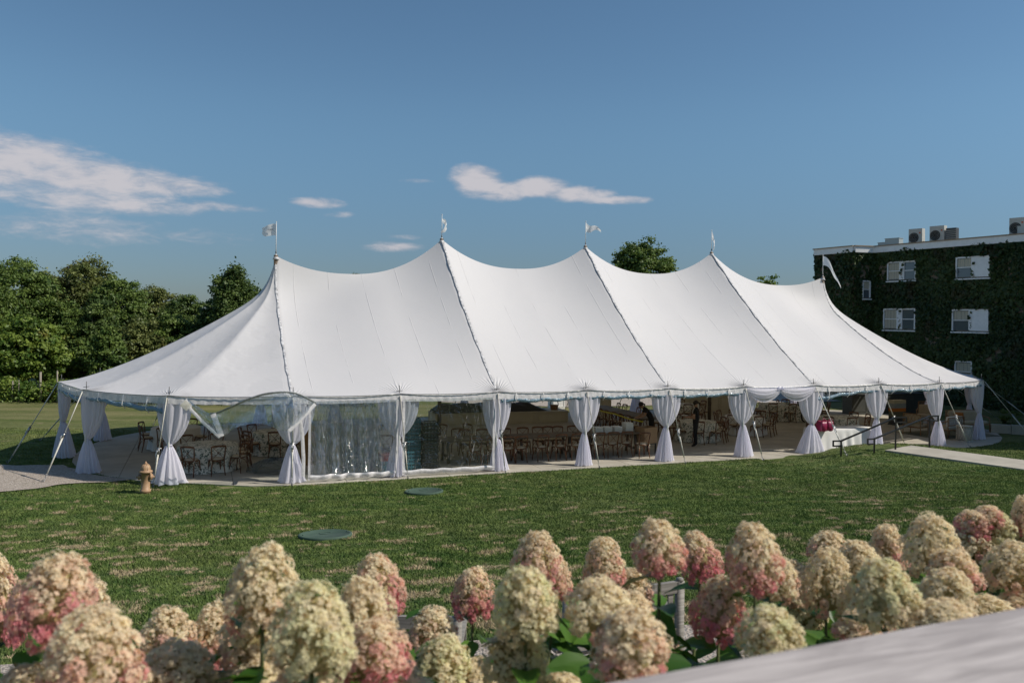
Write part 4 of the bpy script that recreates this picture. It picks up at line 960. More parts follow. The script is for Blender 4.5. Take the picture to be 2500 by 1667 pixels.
# white clothed rectangular table with the magenta bag
c_ = UZ(2050, 1043, .76); c_.z = 0; cw, cdp = 1.32, .42
root = thing('rectangular_table', 'folding table under the white cloth right of the entrance', 'table', (c_.x, c_.y, 0), TH)
mb = MB(); mb.box((0, 0, .735), (2 * cw - .02, 2 * cdp - .02, .03)); mb.build('tabletop', M['greycrate'], root, smooth=False, rel=False)
for sx in (-1, 1):
    for sy in (-1, 1): mb = MB(); mb.tube([(sx * (cw - .2), sy * .3, 0), (sx * (cw - .2), sy * .3, .72)], .016, 6); mb.build('leg', M['steel'], root, rel=False)
rws = []; nn_ = 160
def rectpt(u, ex):
    per = [(-cw - ex, -cdp - ex), (cw + ex, -cdp - ex), (cw + ex, cdp + ex), (-cw - ex, cdp + ex)]; L_ = [2 * cw, 2 * cdp, 2 * cw, 2 * cdp]; tt = u * sum(L_)
    for k in range(4):
        if tt <= L_[k]: a, b = per[k], per[(k + 1) % 4]; f_ = tt / L_[k]; return a[0] + (b[0] - a[0]) * f_, a[1] + (b[1] - a[1]) * f_
        tt -= L_[k]
    return per[0]
for j, (sc_, z, ex) in enumerate([(.0, .758, 0), (.6, .758, 0), (1, .757, 0), (1, .74, .012)] + [(1, .74 - .72 * k / 8, .012 + .10 * k / 8) for k in range(1, 9)]):
    rw = []
    for k in range(nn_):
        x, y = rectpt(k / nn_ * .99999, ex); f_ = max(0, (j - 3) / 8); w_ = f_ * .035 * math.sin(k * .62 + .8 * math.sin(k * .21)); r_ = math.hypot(x, y) or 1
        rw.append(Vector((x * sc_ + (w_ * x / r_), y * sc_ + w_ * y / r_ * 1.4, max(.012, z))))
    rws.append(rw)
root = thing('tablecloth', 'long pleated white cloth on the rectangular table behind the handrails', 'tablecloth', (c_.x, c_.y, .76), TH); mb = MB(); mb.grid(rws, close=True)
o = mb.build('cloth', M['linen'], root, rel=False); o.location = (0, 0, -.76)
bp = UZ(2013, 1051, .765); root = thing('magenta_bag', 'shiny magenta picnic bag standing on the white clothed table', 'bag', (bp.x, bp.y, .765), TH)
for k in (-1, 1):
    mb = MB(); rws = []
    for (z, sx, sy) in ((0, .24, .15), (.02, .27, .17), (.2, .285, .19), (.33, .27, .17), (.36, .24, .12), (.355, .05, .03)):
        rws.append([Vector((.27 * math.copysign(abs(math.cos(t)) ** .4, math.cos(t)) * sx / .27 * .5 + k * .145, math.copysign(abs(math.sin(t)) ** .5, math.sin(t)) * sy, z + .012 * math.sin(t * 5))) for t in [2 * math.pi * i / 28 for i in range(28)]])
    mb.grid(rws, close=True); mb.build('compartment', M['magenta'], root, rel=False)
for k in (-1, 1): mb = MB(); mb.tube([(k * .145 - .08, -.16, .28), (k * .145 - .07, -.13, .42), (k * .145, -.1, .47), (k * .145 + .07, -.13, .42), (k * .145 + .08, -.16, .28)], .012, 6); mb.build('handle', M['magenta'], root, rel=False)
mb = MB(); mb.box((-.14, -.175, .17), (.07, .01, .09)); mb.build('label_patch', M['ink'], root, smooth=False, rel=False)

# lounge
def armchair(px, py, rz, lab, w=.75, cush='patterned', lattice=False, hb=.88):
    p = UZ(px, py, 0); t = thing('rattan_armchair' if w < 1 else 'rattan_loveseat', lab, 'armchair' if w < 1 else 'sofa', (p.x, p.y, 0), rz); h = w / 2
    for sx in (-1, 1):
        for sy in (-1, 1): mb = MB(); mb.tube([(sx * (h - .02), sy * .32, 0), (sx * (h - .03), sy * .31, .62 if sy > 0 else hb)], .02, 6); mb.build('leg', M['rattan'], t, rel=False)
        mb = MB(); mb.tube([(sx * (h - .03), .33, .6), (sx * h, .2, .63), (sx * h, -.1, .64), (sx * (h - .03), -.32, .72)], .025, 6); mb.build('armrest', M['rattan'], t, rel=False)
    mb = MB(); 
    for z in (.34, .52, hb): mb.tube([(-h + .03, -.32, z), (0, -.38, z + .02), (h - .03, -.32, z)], .018, 6)
    nd = int(w / .14)
    for k in range(nd + 1):
        x0 = -h + .04 + (w - .08) * k / nd
        for dx in (-.14, .14):
            x1 = max(-h + .03, min(h - .03, x0 + dx)); mb.tube([(x0, -.345, .52), (x1, -.345, hb)], .008, 4)
    mb.build('back_lattice', M['rattan'], t, rel=False)
    mb = MB(); mb.box((0, 0, .33), (w - .06, .64, .04)); mb.build('seat_frame', M['rattan'], t, smooth=False, rel=False)
    def cushn(c, sz, m_, nm):
        bm = bmesh.new(); bmesh.ops.create_cube(bm, size=1); bmesh.ops.subdivide_edges(bm, edges=bm.edges, cuts=4, use_grid_fill=True)
        for v in bm.verts:
            q_ = Vector([abs(x) * 2 for x in v.co]); f_ = 1 - .12 * (q_.x ** 6 + q_.y ** 6 + q_.z ** 6 - 1) / 2; v.co *= f_; v.co = Vector((v.co.x * sz[0], v.co.y * sz[1], v.co.z * sz[2])) + Vector(c)
        me = bpy.data.meshes.new(nm); bm.to_mesh(me); bm.free(); me.materials.append(m_); me.shade_smooth(); o = bpy.data.objects.new(nm, me); COL.objects.link(o); o.parent = t
    cushn((0, .02, .41), (w - .08, .62, .14), M['cushion'], 'seat_cushion'); cushn((0, -.24, .66), (w - .12, .15, .46), M['linen'] if lattice else M['cushion'], 'back_cushion')
    if cush: cushn((w * .2, -.12, .62), (.40, .14, .38), M[cush], 'throw_pillow')
    return t
armchair(2235, 1060, TH - 1.3, 'rattan armchair with a patterned pillow left of the lattice seat', .8)
armchair(2316, 1066, TH + .15, 'rattan loveseat with lattice back and white cushions, back to the lawn', 1.15, None, True, .84)
armchair(2258, 1034, TH + 2.2, 'tall cream cushioned rattan chair behind the upper handrail', .7, None, False, 1.0)
armchair(2362, 1052, TH + 2.9, 'shaded sofa with an orange pillow behind the drum table', 1.7, 'orange')
p = UZ(2354, 1076, 0); t = thing('drum_side_table', 'round white lattice drum table at the right end of the tent', 'side table', (p.x, p.y, 0)); r_ = .29
mb = MB(); mb.lathe([(0, .60), (r_ + .02, .60), (r_ + .02, .625), (0, .625)], 28); mb.build('tabletop', M['wicker'], t, rel=False)
mb = MB()
for k in range(16):
    for sg in (-1, 1):
        mb.tube([(r_ * math.cos(a), r_ * math.sin(a), z) for a, z in [((k / 16 + sg * .17 * j / 6) * 2 * math.pi, .02 + .58 * j / 6) for j in range(7)]], .009, 4)
mb.build('lattice_side', M['wicker'], t, rel=False)
mb = MB(); mb.lathe([(r_ - .03, 0), (r_ + .015, 0), (r_ + .015, .03), (r_ - .03, .03)], 28); mb.lathe([(0.0, .05), (r_ - .06, .05), (r_ - .06, .56), (0, .56)], 20); mb.build('base_ring', M['wicker'], t, rel=False)
# rug under the lounge
c_ = UZ(2330, 1062, 0); root = thing('rug', 'thin grey rug under the rattan lounge seats', 'rug', (c_.x, c_.y, .004), TH)
mb = MB(); mb.box((0, .3, .006), (3.6, 2.2, .01)); mb.build('pile', M['greycush'], root, smooth=False, rel=False)

# ================================================================ PEOPLE
def person(loc, rz, lab, pose):
    J = {'pelvis': (0, 0, .93, .145), 'waist': (0, .0, 1.08, .125), 'chest': (0, .0, 1.28, .15), 'neck0': (0, -.01, 1.44, .07), 'neck': (0, 0, 1.50, .052), 'head': (0, .015, 1.585, .085), 'head2': (0, .01, 1.66, .078), 'nose': (0, .095, 1.575, .016)}
    E_ = [('pelvis', 'waist'), ('waist', 'chest'), ('chest', 'neck0'), ('neck0', 'neck'), ('neck', 'head'), ('head', 'head2'), ('head', 'nose')]
    for s_, sg in (('L', -1), ('R', 1)):
        J.update({'sh' + s_: (sg * .165, 0, 1.40, .062), 'el' + s_: (sg * .22, -.02, 1.13, .042), 'wr' + s_: (sg * .20, .12, .93, .028), 'pa' + s_: (sg * .20, .18, .90, .030), 'hip' + s_: (sg * .09, 0, .86, .095), 'kn' + s_: (sg * .10, .02, .49, .062), 'an' + s_: (sg * .11, -.02, .09, .042), 'to' + s_: (sg * .13, .13, .035, .034)})
        E_ += [('chest', 'sh' + s_), ('sh' + s_, 'el' + s_), ('el' + s_, 'wr' + s_), ('wr' + s_, 'pa' + s_), ('pelvis', 'hip' + s_), ('hip' + s_, 'kn' + s_), ('kn' + s_, 'an' + s_), ('an' + s_, 'to' + s_)]
    for k, v in pose.items():
        if k in J: J[k] = tuple(v) + (J[k][3],) if len(v) == 3 else v
    for s_, sg in (('L', -1), ('R', 1)):
        w_, pa = Vector(J['wr' + s_][:3]), Vector(J['pa' + s_][:3]); d = (pa - w_).normalized(); sd = d.cross(Vector((0, 0, 1))); sd = sd.normalized() if sd.length > .1 else Vector((1, 0, 0))
        for f_ in range(4):
            b0 = pa + d * .01 + sd * (f_ - 1.5) * .019; ln = (.036, .043, .040, .032)[f_]; J[f'f{f_}{s_}'] = tuple(b0 + d * ln) + (.009,); J[f'g{f_}{s_}'] = tuple(b0 + d * ln * 1.8 + Vector((0, 0, -.018))) + (.008,)
            E_ += [('pa' + s_, f'f{f_}{s_}'), (f'f{f_}{s_}', f'g{f_}{s_}')]
        J['th' + s_] = tuple(w_ + d * .03 - sd * sg * .035) + (.010,); J['ti' + s_] = tuple(w_ + d * .07 - sd * sg * .045) + (.008,); E_ += [('wr' + s_, 'th' + s_), ('th' + s_, 'ti' + s_)]
    names = list(J); me = bpy.data.meshes.new('body_src'); me.from_pydata([J[n][:3] for n in names], [(names.index(a), names.index(b)) for a, b in E_], []); me.update()
    tmp = bpy.data.objects.new('body_src', me); COL.objects.link(tmp); sk = tmp.modifiers.new('s', 'SKIN'); sk.use_smooth_shade = True
    for i, n in enumerate(names): me.skin_vertices[0].data[i].radius = (J[n][3],) * 2; me.skin_vertices[0].data[i].use_root = (i == 0)
    sb = tmp.modifiers.new('u', 'SUBSURF'); sb.levels = sb.render_levels = 2
    dg = bpy.context.evaluated_depsgraph_get(); nm = bpy.data.meshes.new_from_object(tmp.evaluated_get(dg)); bpy.data.objects.remove(tmp)
    nm.materials.clear(); nm.materials.append(M['black']); nm.materials.append(M['skin'])
    hd = Vector(J['head'][:3]); pts = {n: Vector(J[n][:3]) for n in names}
    for f in nm.polygons:
        c = f.center; near = min(names, key=lambda n: (pts[n] - c).length - J[n][3] * .5)
        f.material_index = 1 if near in ('head', 'head2', 'nose', 'neck') or near[:2] in ('wr', 'pa', 'th', 'ti', 'el') or near[0] in 'fg' and near[1].isdigit() else 0
    nm.shade_smooth(); t = thing('person', lab, 'person', loc, rz); o = bpy.data.objects.new('body', nm); COL.objects.link(o); o.parent = t
    mb = MB(); hc = hd + Vector((0, -.012, .045)); fd = (Vector(J['nose'][:3]) - hd).normalized()
    rws = []
    for j in range(9):
        ph = math.pi * .62 * j / 8; rws.append([hc + Matrix.Rotation(R(-28), 3, 'X') @ Vector((.098 * math.sin(ph) * math.cos(a), .11 * math.sin(ph) * math.sin(a), .112 * math.cos(ph))) for a in [2 * math.pi * k / 16 for k in range(16)]])
    mb.grid(rws, close=True); mb.build('hair', M['hair'], t, rel=False)
    mb = MB(); mb.tube([hc + Vector((0, -.10, .02)), hc + Vector((0, -.14, .0)), hc + Vector((0, -.13, -.07))], [.03, .035, .01], 8); mb.build('hair_bun', M['hair'], t, rel=False)
    for sg in (-1, 1): mb = MB(); mb.lathe([(0, -.004), (.008, 0), (0, .004)], 6, hd + Vector((sg * .03, .073, .012)), (0, 1, 0)); mb.build('eye', M['ink'], t, rel=False)
    return t
p = UZ(1698, 1090, 0)
person((p.x, p.y, 0), R(68), 'person in black clothes standing beside a round floral table, holding something white', {'wrL': (-.16, .30, 1.10), 'paL': (-.14, .36, 1.10), 'elL': (-.21, .06, 1.10), 'wrR': (.10, .30, 1.10), 'paR': (.08, .36, 1.10), 'elR': (.22, .04, 1.10)})
mbp = MB(); rz_ = R(68); hp_ = Vector((p.x, p.y, 1.13)) + Vector((-math.sin(rz_), math.cos(rz_), 0)) * .42
mbp.lathe([(0, 0), (.09, .0), (.13, .02), (.12, .024), (0, .01)], 18, hp_); tag(mbp.build('plate', M['china']), 'white plate held by the standing person in black', 'plate')
p = UZ(1590, 1078, 0)
person((p.x, p.y, 0), R(95), 'person in black bending over the cardboard box, forearms bare', {'waist': (0, .08, 1.06), 'chest': (0, .22, 1.20), 'neck0': (0, .32, 1.32), 'neck': (0, .37, 1.36), 'head': (0, .43, 1.40), 'head2': (0, .47, 1.46), 'nose': (0, .50, 1.36),
        'shL': (-.165, .24, 1.27), 'shR': (.165, .24, 1.27), 'elL': (-.2, .33, 1.03), 'elR': (.2, .33, 1.03), 'wrL': (-.14, .52, .95), 'paL': (-.12, .58, .93), 'wrR': (.14, .52, .95), 'paR': (.12, .58, .93)})
p = UZ(1953, 1029, 0)
person((p.x, p.y, 0), R(-150), 'person in black walking behind the right entrance drape, only legs clearly seen', {'knR': (.10, .14, .50), 'anR': (.11, .22, .10), 'toR': (.12, .36, .05), 'anL': (-.11, -.20, .10), 'toL': (-.12, -.06, .04)})

# ================================================================ HANDRAILS
def rail(lo, hi, ylo, yhi, lab):
    d0 = UG(*lo); D1 = 4.28 / ((hi[1] - hzx(hi[0])) / F0); top1 = None
    b1 = UZ(hi[0], hi[1], .385); b0 = Vector((d0.x, d0.y, 0)); zt1 = UD(hi[0], yhi, b1.y).z; zt0 = UD(lo[0], ylo, b0.y).z
    root = thing('handrail', lab, 'handrail', b0, group='black metal handrails at the steps')
    d = Vector((b1.x - b0.x, b1.y - b0.y, 0)).normalized()
    def sq(p, q_, w=.045):
        mb = MB(); dd = (q_ - p); M3 = dd.to_track_quat('Z', 'Y').to_matrix(); mb.box((p + q_) / 2, (w, w, dd.length + w * .5), M3); return mb
    A = Vector((b0.x, b0.y, zt0)); B = Vector((b1.x, b1.y, zt1))
    sq(b0 + Vector((0, 0, -.05)), A).build('post', M['blackmetal'], root, smooth=False); sq(b1, B).build('post', M['blackmetal'], root, smooth=False)
    sq(A, B, .05).build('top_rail', M['blackmetal'], root, smooth=False)
    for P_, dr, L_ in ((A, -d, .30), (B, d, .42)):
        e = P_ + dr * L_ + Vector((0, 0, -.0)); dn = Vector((0, 0, -.17)); mb = sq(P_, e); mb2 = sq(e, e + dn); mb3 = sq(e + dn, P_ + dn)
        for m_ in (mb2, mb3): mb.add(m_.v, m_.f)
        mb.build('return_loop', M['blackmetal'], root, smooth=False)
F0 = 1978.1
rail((2053, 1113), (2186, 1097), 1076, 1019, 'nearer black handrail with looped ends, left one of the pair')
rail((2134, 1106), (2269, 1091), 1071, 1016, 'farther black handrail with looped ends, right one of the pair')

# ================================================================ HYDRANT, COVERS
p = UG(355, 1203); t = thing('fire_hydrant', 'tan fire hydrant standing on the grass left of the drape', 'hydrant', p)
mb = MB(); mb.lathe([(.115, -.05), (.12, 0), (.12, .03), (.135, .035), (.135, .055), (.135, .09), (.12, .095), (.112, .10), (.108, .53), (.12, .535)], 28, p); mb.build('barrel', M['hydrant'], t)
mb = MB(); mb.lathe([(.12, .535), (.165, .54), (.17, .56), (.165, .585), (.13, .60), (.125, .61), (.122, .66), (.10, .72), (.055, .755), (.03, .765), (.035, .775), (.04, .79), (.02, .80), (.018, .83), (0, .83)], 28, p); mb.build('bonnet', M['hydrant'], t)
for k in range(8):
    a = k * math.pi / 4; mb = MB(); mb.tube([p + Vector((.124 * math.cos(a), .124 * math.sin(a), .61)), p + Vector((.12 * math.cos(a), .12 * math.sin(a), .67)), p + Vector((.085 * math.cos(a), .085 * math.sin(a), .735)), p + Vector((.035 * math.cos(a), .035 * math.sin(a), .765))], .008, 5); mb.build('rib', M['hydrant'], t)
    mb = MB(); mb.lathe([(0, .525), (.014, .525), (.014, .60), (0, .60)], 6, p + Vector((.148 * math.cos(a + .3), .148 * math.sin(a + .3), 0))); mb.build('bolt', M['hydrant'], t)
for dirv_, r_, l_ in (((1, .0, 0), .055, .19), ((-1, -.35, 0), .055, .19), ((.05, 1, 0), .075, .20)):
    ax = Vector(dirv_).normalized(); mb = MB(); mb.lathe([(r_, .08), (r_, l_ - .06), (r_ + .02, l_ - .055), (r_ + .02, l_ - .015), (r_ * .6, l_), (r_ * .35, l_ + .005), (r_ * .35, l_ + .04), (0, l_ + .04)], 16, p + Vector((0, 0, .43)), ax); mb.build('outlet', M['hydrant'], t)
for (c_, r_), lab in zip(COVERS, ('round green plastic cover in the lawn nearer the tent', 'round green plastic cover in the lawn nearer the camera')):
    t = thing('manhole_cover', lab, 'cover', c_, group='green round covers in the lawn'); e = .3
    nrm = Vector(((ground(c_.x - e, c_.y) - ground(c_.x + e, c_.y)) / (2 * e), (ground(c_.x, c_.y - e) - ground(c_.x, c_.y + e)) / (2 * e), 1)).normalized()
    mb = MB(); mb.lathe([(0, -.03), (r_, -.03), (r_, .038), (r_ - .01, .048), (r_ - .05, .052), (r_ - .055, .046), (0, .056)], 56, c_, nrm); mb.build('lid', M['lid'], t)
    for k in range(6):
        a = k * math.pi / 3 + .4; mb = MB(); mb.lathe([(0, 0), (.018, 0), (.018, .012), (0, .014)], 8, c_ + Vector(((r_ - .09) * math.cos(a), (r_ - .09) * math.sin(a), .05)) - Vector((0, 0, 0)), nrm); mb.build('screw', M['lid'], t)
    mb = MB(); mb.lathe([(.10, .054), (.10, .06), (.12, .06), (.12, .054)], 24, c_, nrm); mb.build('emblem_ring', M['lid'], t)

# ================================================================ FOLIAGE
def leafmesh(name, C_, Nn, size, tone, material, org, aspect=.62, fold=.0):
    """C_ centres (n,3), Nn normals, diamond shaped leaves with a fold -> one mesh"""
    n = len(C_); Nn = Nn / (np.linalg.norm(Nn, axis=1, keepdims=True) + 1e-9); a = rng.normal(size=(n, 3)); U = np.cross(Nn, a); U /= (np.linalg.norm(U, axis=1, keepdims=True) + 1e-9); V = np.cross(Nn, U)
    sz = size * rng.uniform(.65, 1.3, (n, 1)) if np.isscalar(size) else size[:, None]
    co = np.empty((n, 4, 3)); co[:, 0] = C_ - U * sz; co[:, 1] = C_ + V * sz * aspect + Nn * sz * fold; co[:, 2] = C_ + U * sz; co[:, 3] = C_ - V * sz * aspect + Nn * sz * fold
    co -= np.array(org)
    me = bpy.data.meshes.new(name); me.vertices.add(n * 4); me.vertices.foreach_set('co', co.ravel()); me.loops.add(n * 4); me.loops.foreach_set('vertex_index', np.arange(n * 4, dtype=np.int32))
    me.polygons.add(n); me.polygons.foreach_set('loop_start', np.arange(0, n * 4, 4, dtype=np.int32)); me.polygons.foreach_set('loop_total', np.full(n, 4, dtype=np.int32)); me.update()
    at = me.attributes.new('tone', 'FLOAT', 'POINT'); at.data.foreach_set('value', np.repeat(np.clip(tone, 0, 1), 4)); me.materials.append(material); return me
def crown(center, rad, nclump, nleaf, size, material, name, org, gap=.25, droop=0, flat=.75, low=.0):
    """leaf clumps scattered through an uneven ellipsoid"""
    c = np.array(center); rad = np.array(rad); Cs = []; Rs = []
    while len(Cs) < nclump:
        d = rng.normal(size=3); d /= np.linalg.norm(d)
        if d[2] < -.75: continue
        lump = .80 + .30 * mnoise.noise(Vector(d * 1.9 + c * .13)) + .16 * mnoise.noise(Vector(d * 4.7 + c * .3))
        rr_ = rng.uniform(.35, 1) ** .45 * lump; Cs.append(c + d * rad * rr_); Rs.append(rad.mean() * rng.uniform(.09, .19))
    P_ = []; N_ = []; Tn = []; per = nleaf // nclump
    for cc, r_ in zip(Cs, Rs):
        k = int(per * rng.uniform(.6, 1.4)); d = rng.normal(size=(k, 3)); d /= np.linalg.norm(d, axis=1, keepdims=True); d[:, 2] = np.where(d[:, 2] < -.3, -d[:, 2], d[:, 2])
        q_ = cc + d * r_ * (np.abs(rng.normal(.75, .38, (k, 1)))) * np.array([1.15, 1.15, flat]); q_[:, 2] -= droop * rng.uniform(0, 1, k) * r_
        P_.append(q_); N_.append(d * .7 + rng.normal(size=(k, 3)) * .55 + np.array([0, 0, .35])); Tn.append(np.full(k, rng.uniform(.05, .75)) + rng.uniform(-.15, .35, k))
    P_ = np.concatenate(P_); keep = P_[:, 2] > org[2] + low; 
    return leafmesh(name, P_[keep], np.concatenate(N_)[keep], size, np.concatenate(Tn)[keep], material, org), Cs
def tree(px, D, ytop, wpx, lab, material, cat='tree', n=13000, size=.10, base=.18, nm='broadleaf_tree', nclump=70, trunk=True, flat=.75, tall=1.0, droop=0, grp='trees along the left edge of the lawn', depth=1.0):
    top = UD(px, ytop, D); w_ = wpx / F0 * D / 2; zb = 0; H = top.z - zb; base_ = Vector((top.x, D, -.02)); t = thing(nm, lab, cat, base_, group=grp)
    z0 = H * base; cz = (z0 + H) / 2; rad = (w_, w_ * depth, (H - z0) / 2 * 1.12 * tall)
    me, Cs = crown((top.x, D, cz), rad, int(nclump * 3.4), int(n * 1.9), size * .84, material, 'crown', tuple(base_), flat=flat, droop=droop, low=.05)
    o = bpy.data.objects.new('crown', me); COL.objects.link(o); o.parent = t
    mb = MB(); r0 = .10 + H * .018; b = base_
    pts = [b + Vector((.05 * math.sin(k * 1.7) * k / 3, .05 * math.cos(k), H * .72 * k / 6)) for k in range(7)]
    mb.tube(pts, [r0 * (1.25 - k * .17) for k in range(7)], 8)
    for k in range(9):
        c_ = Vector(Cs[k * 5 % len(Cs)]); s_ = pts[1 + k % 5]; mb.tube([s_, s_.lerp(c_, .5) + Vector((0, 0, .25)), c_], [r0 * .38, r0 * .24, r0 * .08], 5)
    mb.build('trunk', M['bark'], t); return t
tree(22, 50, 618, 215, 'broad dark tree filling the left edge of the photo', M['leaf_a'], base=.3, n=20000, nclump=95)
tree(112, 55, 655, 120, 'narrow russet tinted tree between the two tallest left trees', M['leaf_b'], n=11000)
tree(205, 57, 626, 185, 'tall olive green tree with a feathery top', M['leaf_b'], n=19000, nclump=100, size=.12)
tree(296, 55, 668, 150, 'mid green tree right of the tall feathery tree', M['leaf_a'], n=14000)
tree(60, 45.5, 772, 200, 'low bright green tree in front of the broad left tree', M['leaf_d'], base=.02, n=21000, nclump=110, size=.12)
tree(372, 59, 694, 140, 'olive tree with a thin twiggy top', M['leaf_b'], n=12000, nclump=75)
tree(452, 57, 712, 135, 'dark tree in the dip left of the pointed tree', M['leaf_c'], n=13000)
tree(566, 52, 643, 118, 'tall pointed dark tree just left of the first tent peak', M['leaf_c'], n=16000, nclump=75, flat=1.3, droop=1.0, size=.11)
tree(622, 55, 692, 80, 'small dark tree touching the tent slope', M['leaf_c'], n=7000)
tree(266, 46.5, 794, 100, 'rounded bush smothered in creeper', M['leaf_a'], base=.02, n=14000, nclump=75, nm='creeper_bush', cat='bush', size=.10)
tree(192, 48, 828, 95, 'small rounded bush left of the creeper covered bush', M['leaf_a'], base=.02, n=10000, nclump=60, nm='rounded_bush', cat='bush', size=.10)
tree(345, 51, 772, 160, 'mid height tree right of the creeper covered bush', M['leaf_b'], base=.05, n=15000)
tree(430, 52, 765, 130, 'shaded tree low behind the tent slope', M['leaf_a'], base=.05, n=13000)
tree(520, 53, 742, 120, 'dense dark tree under the pointed tree', M['leaf_c'], base=.05, n=12000)
tree(140, 51, 728, 150, 'mid height tree behind the low bright tree', M['leaf_a'], base=.05, n=14000)
tree(240, 52, 735, 140, 'dark tree behind the creeper covered bush', M['leaf_c'], base=.05, n=13000)
tree(-60, 47, 660, 220, 'tree at the far left, mostly cut by the photo edge', M['leaf_a'], base=.05, n=12000)
tree(1572, 82, 590, 168, 'rounded oak behind the tent between the third and fourth peaks', M['leaf_a'], grp='trees behind the tent', nclump=80, n=17000, size=.17, base=.42)
tree(1868, 82, 672, 100, 'treetop barely showing left of the fifth peak', M['leaf_d'], grp='trees behind the tent', n=6000, size=.17)
tree(868, 84, 664, 60, 'tiny treetop peeping over the first tent dip', M['leaf_a'], grp='trees behind the tent', n=4000, size=.16)
# hedge of climbing plants with posts
hx0, hx1 = -33.0, -7.0; n = 26000; P_ = np.stack([rng.uniform(hx0, hx1, n), 43.2 + rng.normal(0, .45, n), rng.uniform(0, 1, n) ** .8], 1)
P_[:, 2] *= .95 + .22 * np.sin(P_[:, 0] * 2.3) + .15 * np.sin(P_[:, 0] * 5.1 + 1)
root = thing('hedge', 'row of leafy climbing plants along the far edge of the left lawn', 'hedge', (-20, 43.2, 0))
me = leafmesh('foliage', P_, rng.normal(size=(n, 3)) + np.array([0, -.5, .6]), .085, .4 + .3 * np.sin(P_[:, 0] * 3) + rng.uniform(-.3, .4, n), M['leaf_d'], (-20, 43.2, 0)); o = bpy.data.objects.new('foliage', me); COL.objects.link(o); o.parent = root
mb = MB(); [mb.tube([(x, 43.3, 0), (x + .05, 43.25, .7)], .03, 5) for x in np.arange(hx0, hx1, 1.4)]; mb.build('stem', M['bark'], root)
for px, yt, lab in ((99, 908, 'tall grey wooden post rising above the hedge'), (46, 929, 'short grey post in the hedge, second from the left'), (31, 930, 'short grey post in the hedge near the left edge'), (140, 905, 'thin grey post behind the left tent corner')):
    p = UD(px, yt, 42.7); mb = MB(); mb.tube([(p.x, 42.7, -.05), (p.x, 42.7, p.z)], .055 if px == 99 else .035, 8); mb.tube([(p.x, 42.7, p.z - .01), (p.x, 42.7, p.z + .012)], .062 if px == 99 else .04, 8); tag(mb.build('fence_post', M['post']), lab, 'post', 'grey posts in the hedge')

# ================================================================ BUILDING
A0, A1, A2 = Vector((20.5, 54.8, 0)), Vector((21.9, 52.0, 0)), Vector((23.3, 52.3, 0)); wd_ = Vector((.464, -.886, 0)); wn = Vector((-.886, -.464, 0))
A3 = A2 + wd_ * 26; back = -wn * 12; ZR = 9.62
bld = thing('ivy_building', 'three storey brick building smothered in dark ivy behind the right end of the tent', 'building', A2)
fp = [A0, A1, A2, A3, A3 + back, A0 + back]
for i in range(len(fp)):
    a, b = fp[i], fp[(i + 1) % len(fp)]; mb = MB(); mb.add([a + Vector((0, 0, -.1)), b + Vector((0, 0, -.1)), b + Vector((0, 0, ZR - .36)), a + Vector((0, 0, ZR - .36))], [(0, 1, 2, 3)]); mb.build('wall', M['brick'], bld, smooth=False)
    d = (b - a).normalized(); nn_ = Vector((d.y, -d.x, 0)); c_ = (a + b) / 2
    if nn_.dot(c_ - (A2 + back * .5)) < 0: nn_ = -nn_
    M3 = Matrix.Rotation(math.atan2(d.y, d.x), 3, 'Z'); L_ = (b - a).length
    mb = MB(); mb.box(c_ + nn_ * .02 + Vector((0, 0, ZR - .17)), (L_ + .02 + .01 * i, .30, .38), M3); mb.build('parapet', M['whitepaint'], bld, smooth=False)
    mb = MB(); mb.box(c_ + nn_ * .02 + Vector((0, 0, ZR + .052 + .002 * i)), (L_ + .12 + .01 * i, .42, .06), M3); mb.build('coping', M['coping'], bld, smooth=False)
mb = MB(); mb.add([p + Vector((0, 0, ZR - .2)) for p in fp], [tuple(range(len(fp)))]); mb.build('roof', M['joint'], bld, smooth=False)
def wallpt(px, py, P0_=A2, N_=wn, off=0.0):
    d = UD(px, py, 1) - Vector((0, 0, CAMZ)); o_ = Vector((0, 0, CAMZ)); k = (P0_ + N_ * off - o_).dot(N_) / d.dot(N_); return o_ + d * k
WINS = []
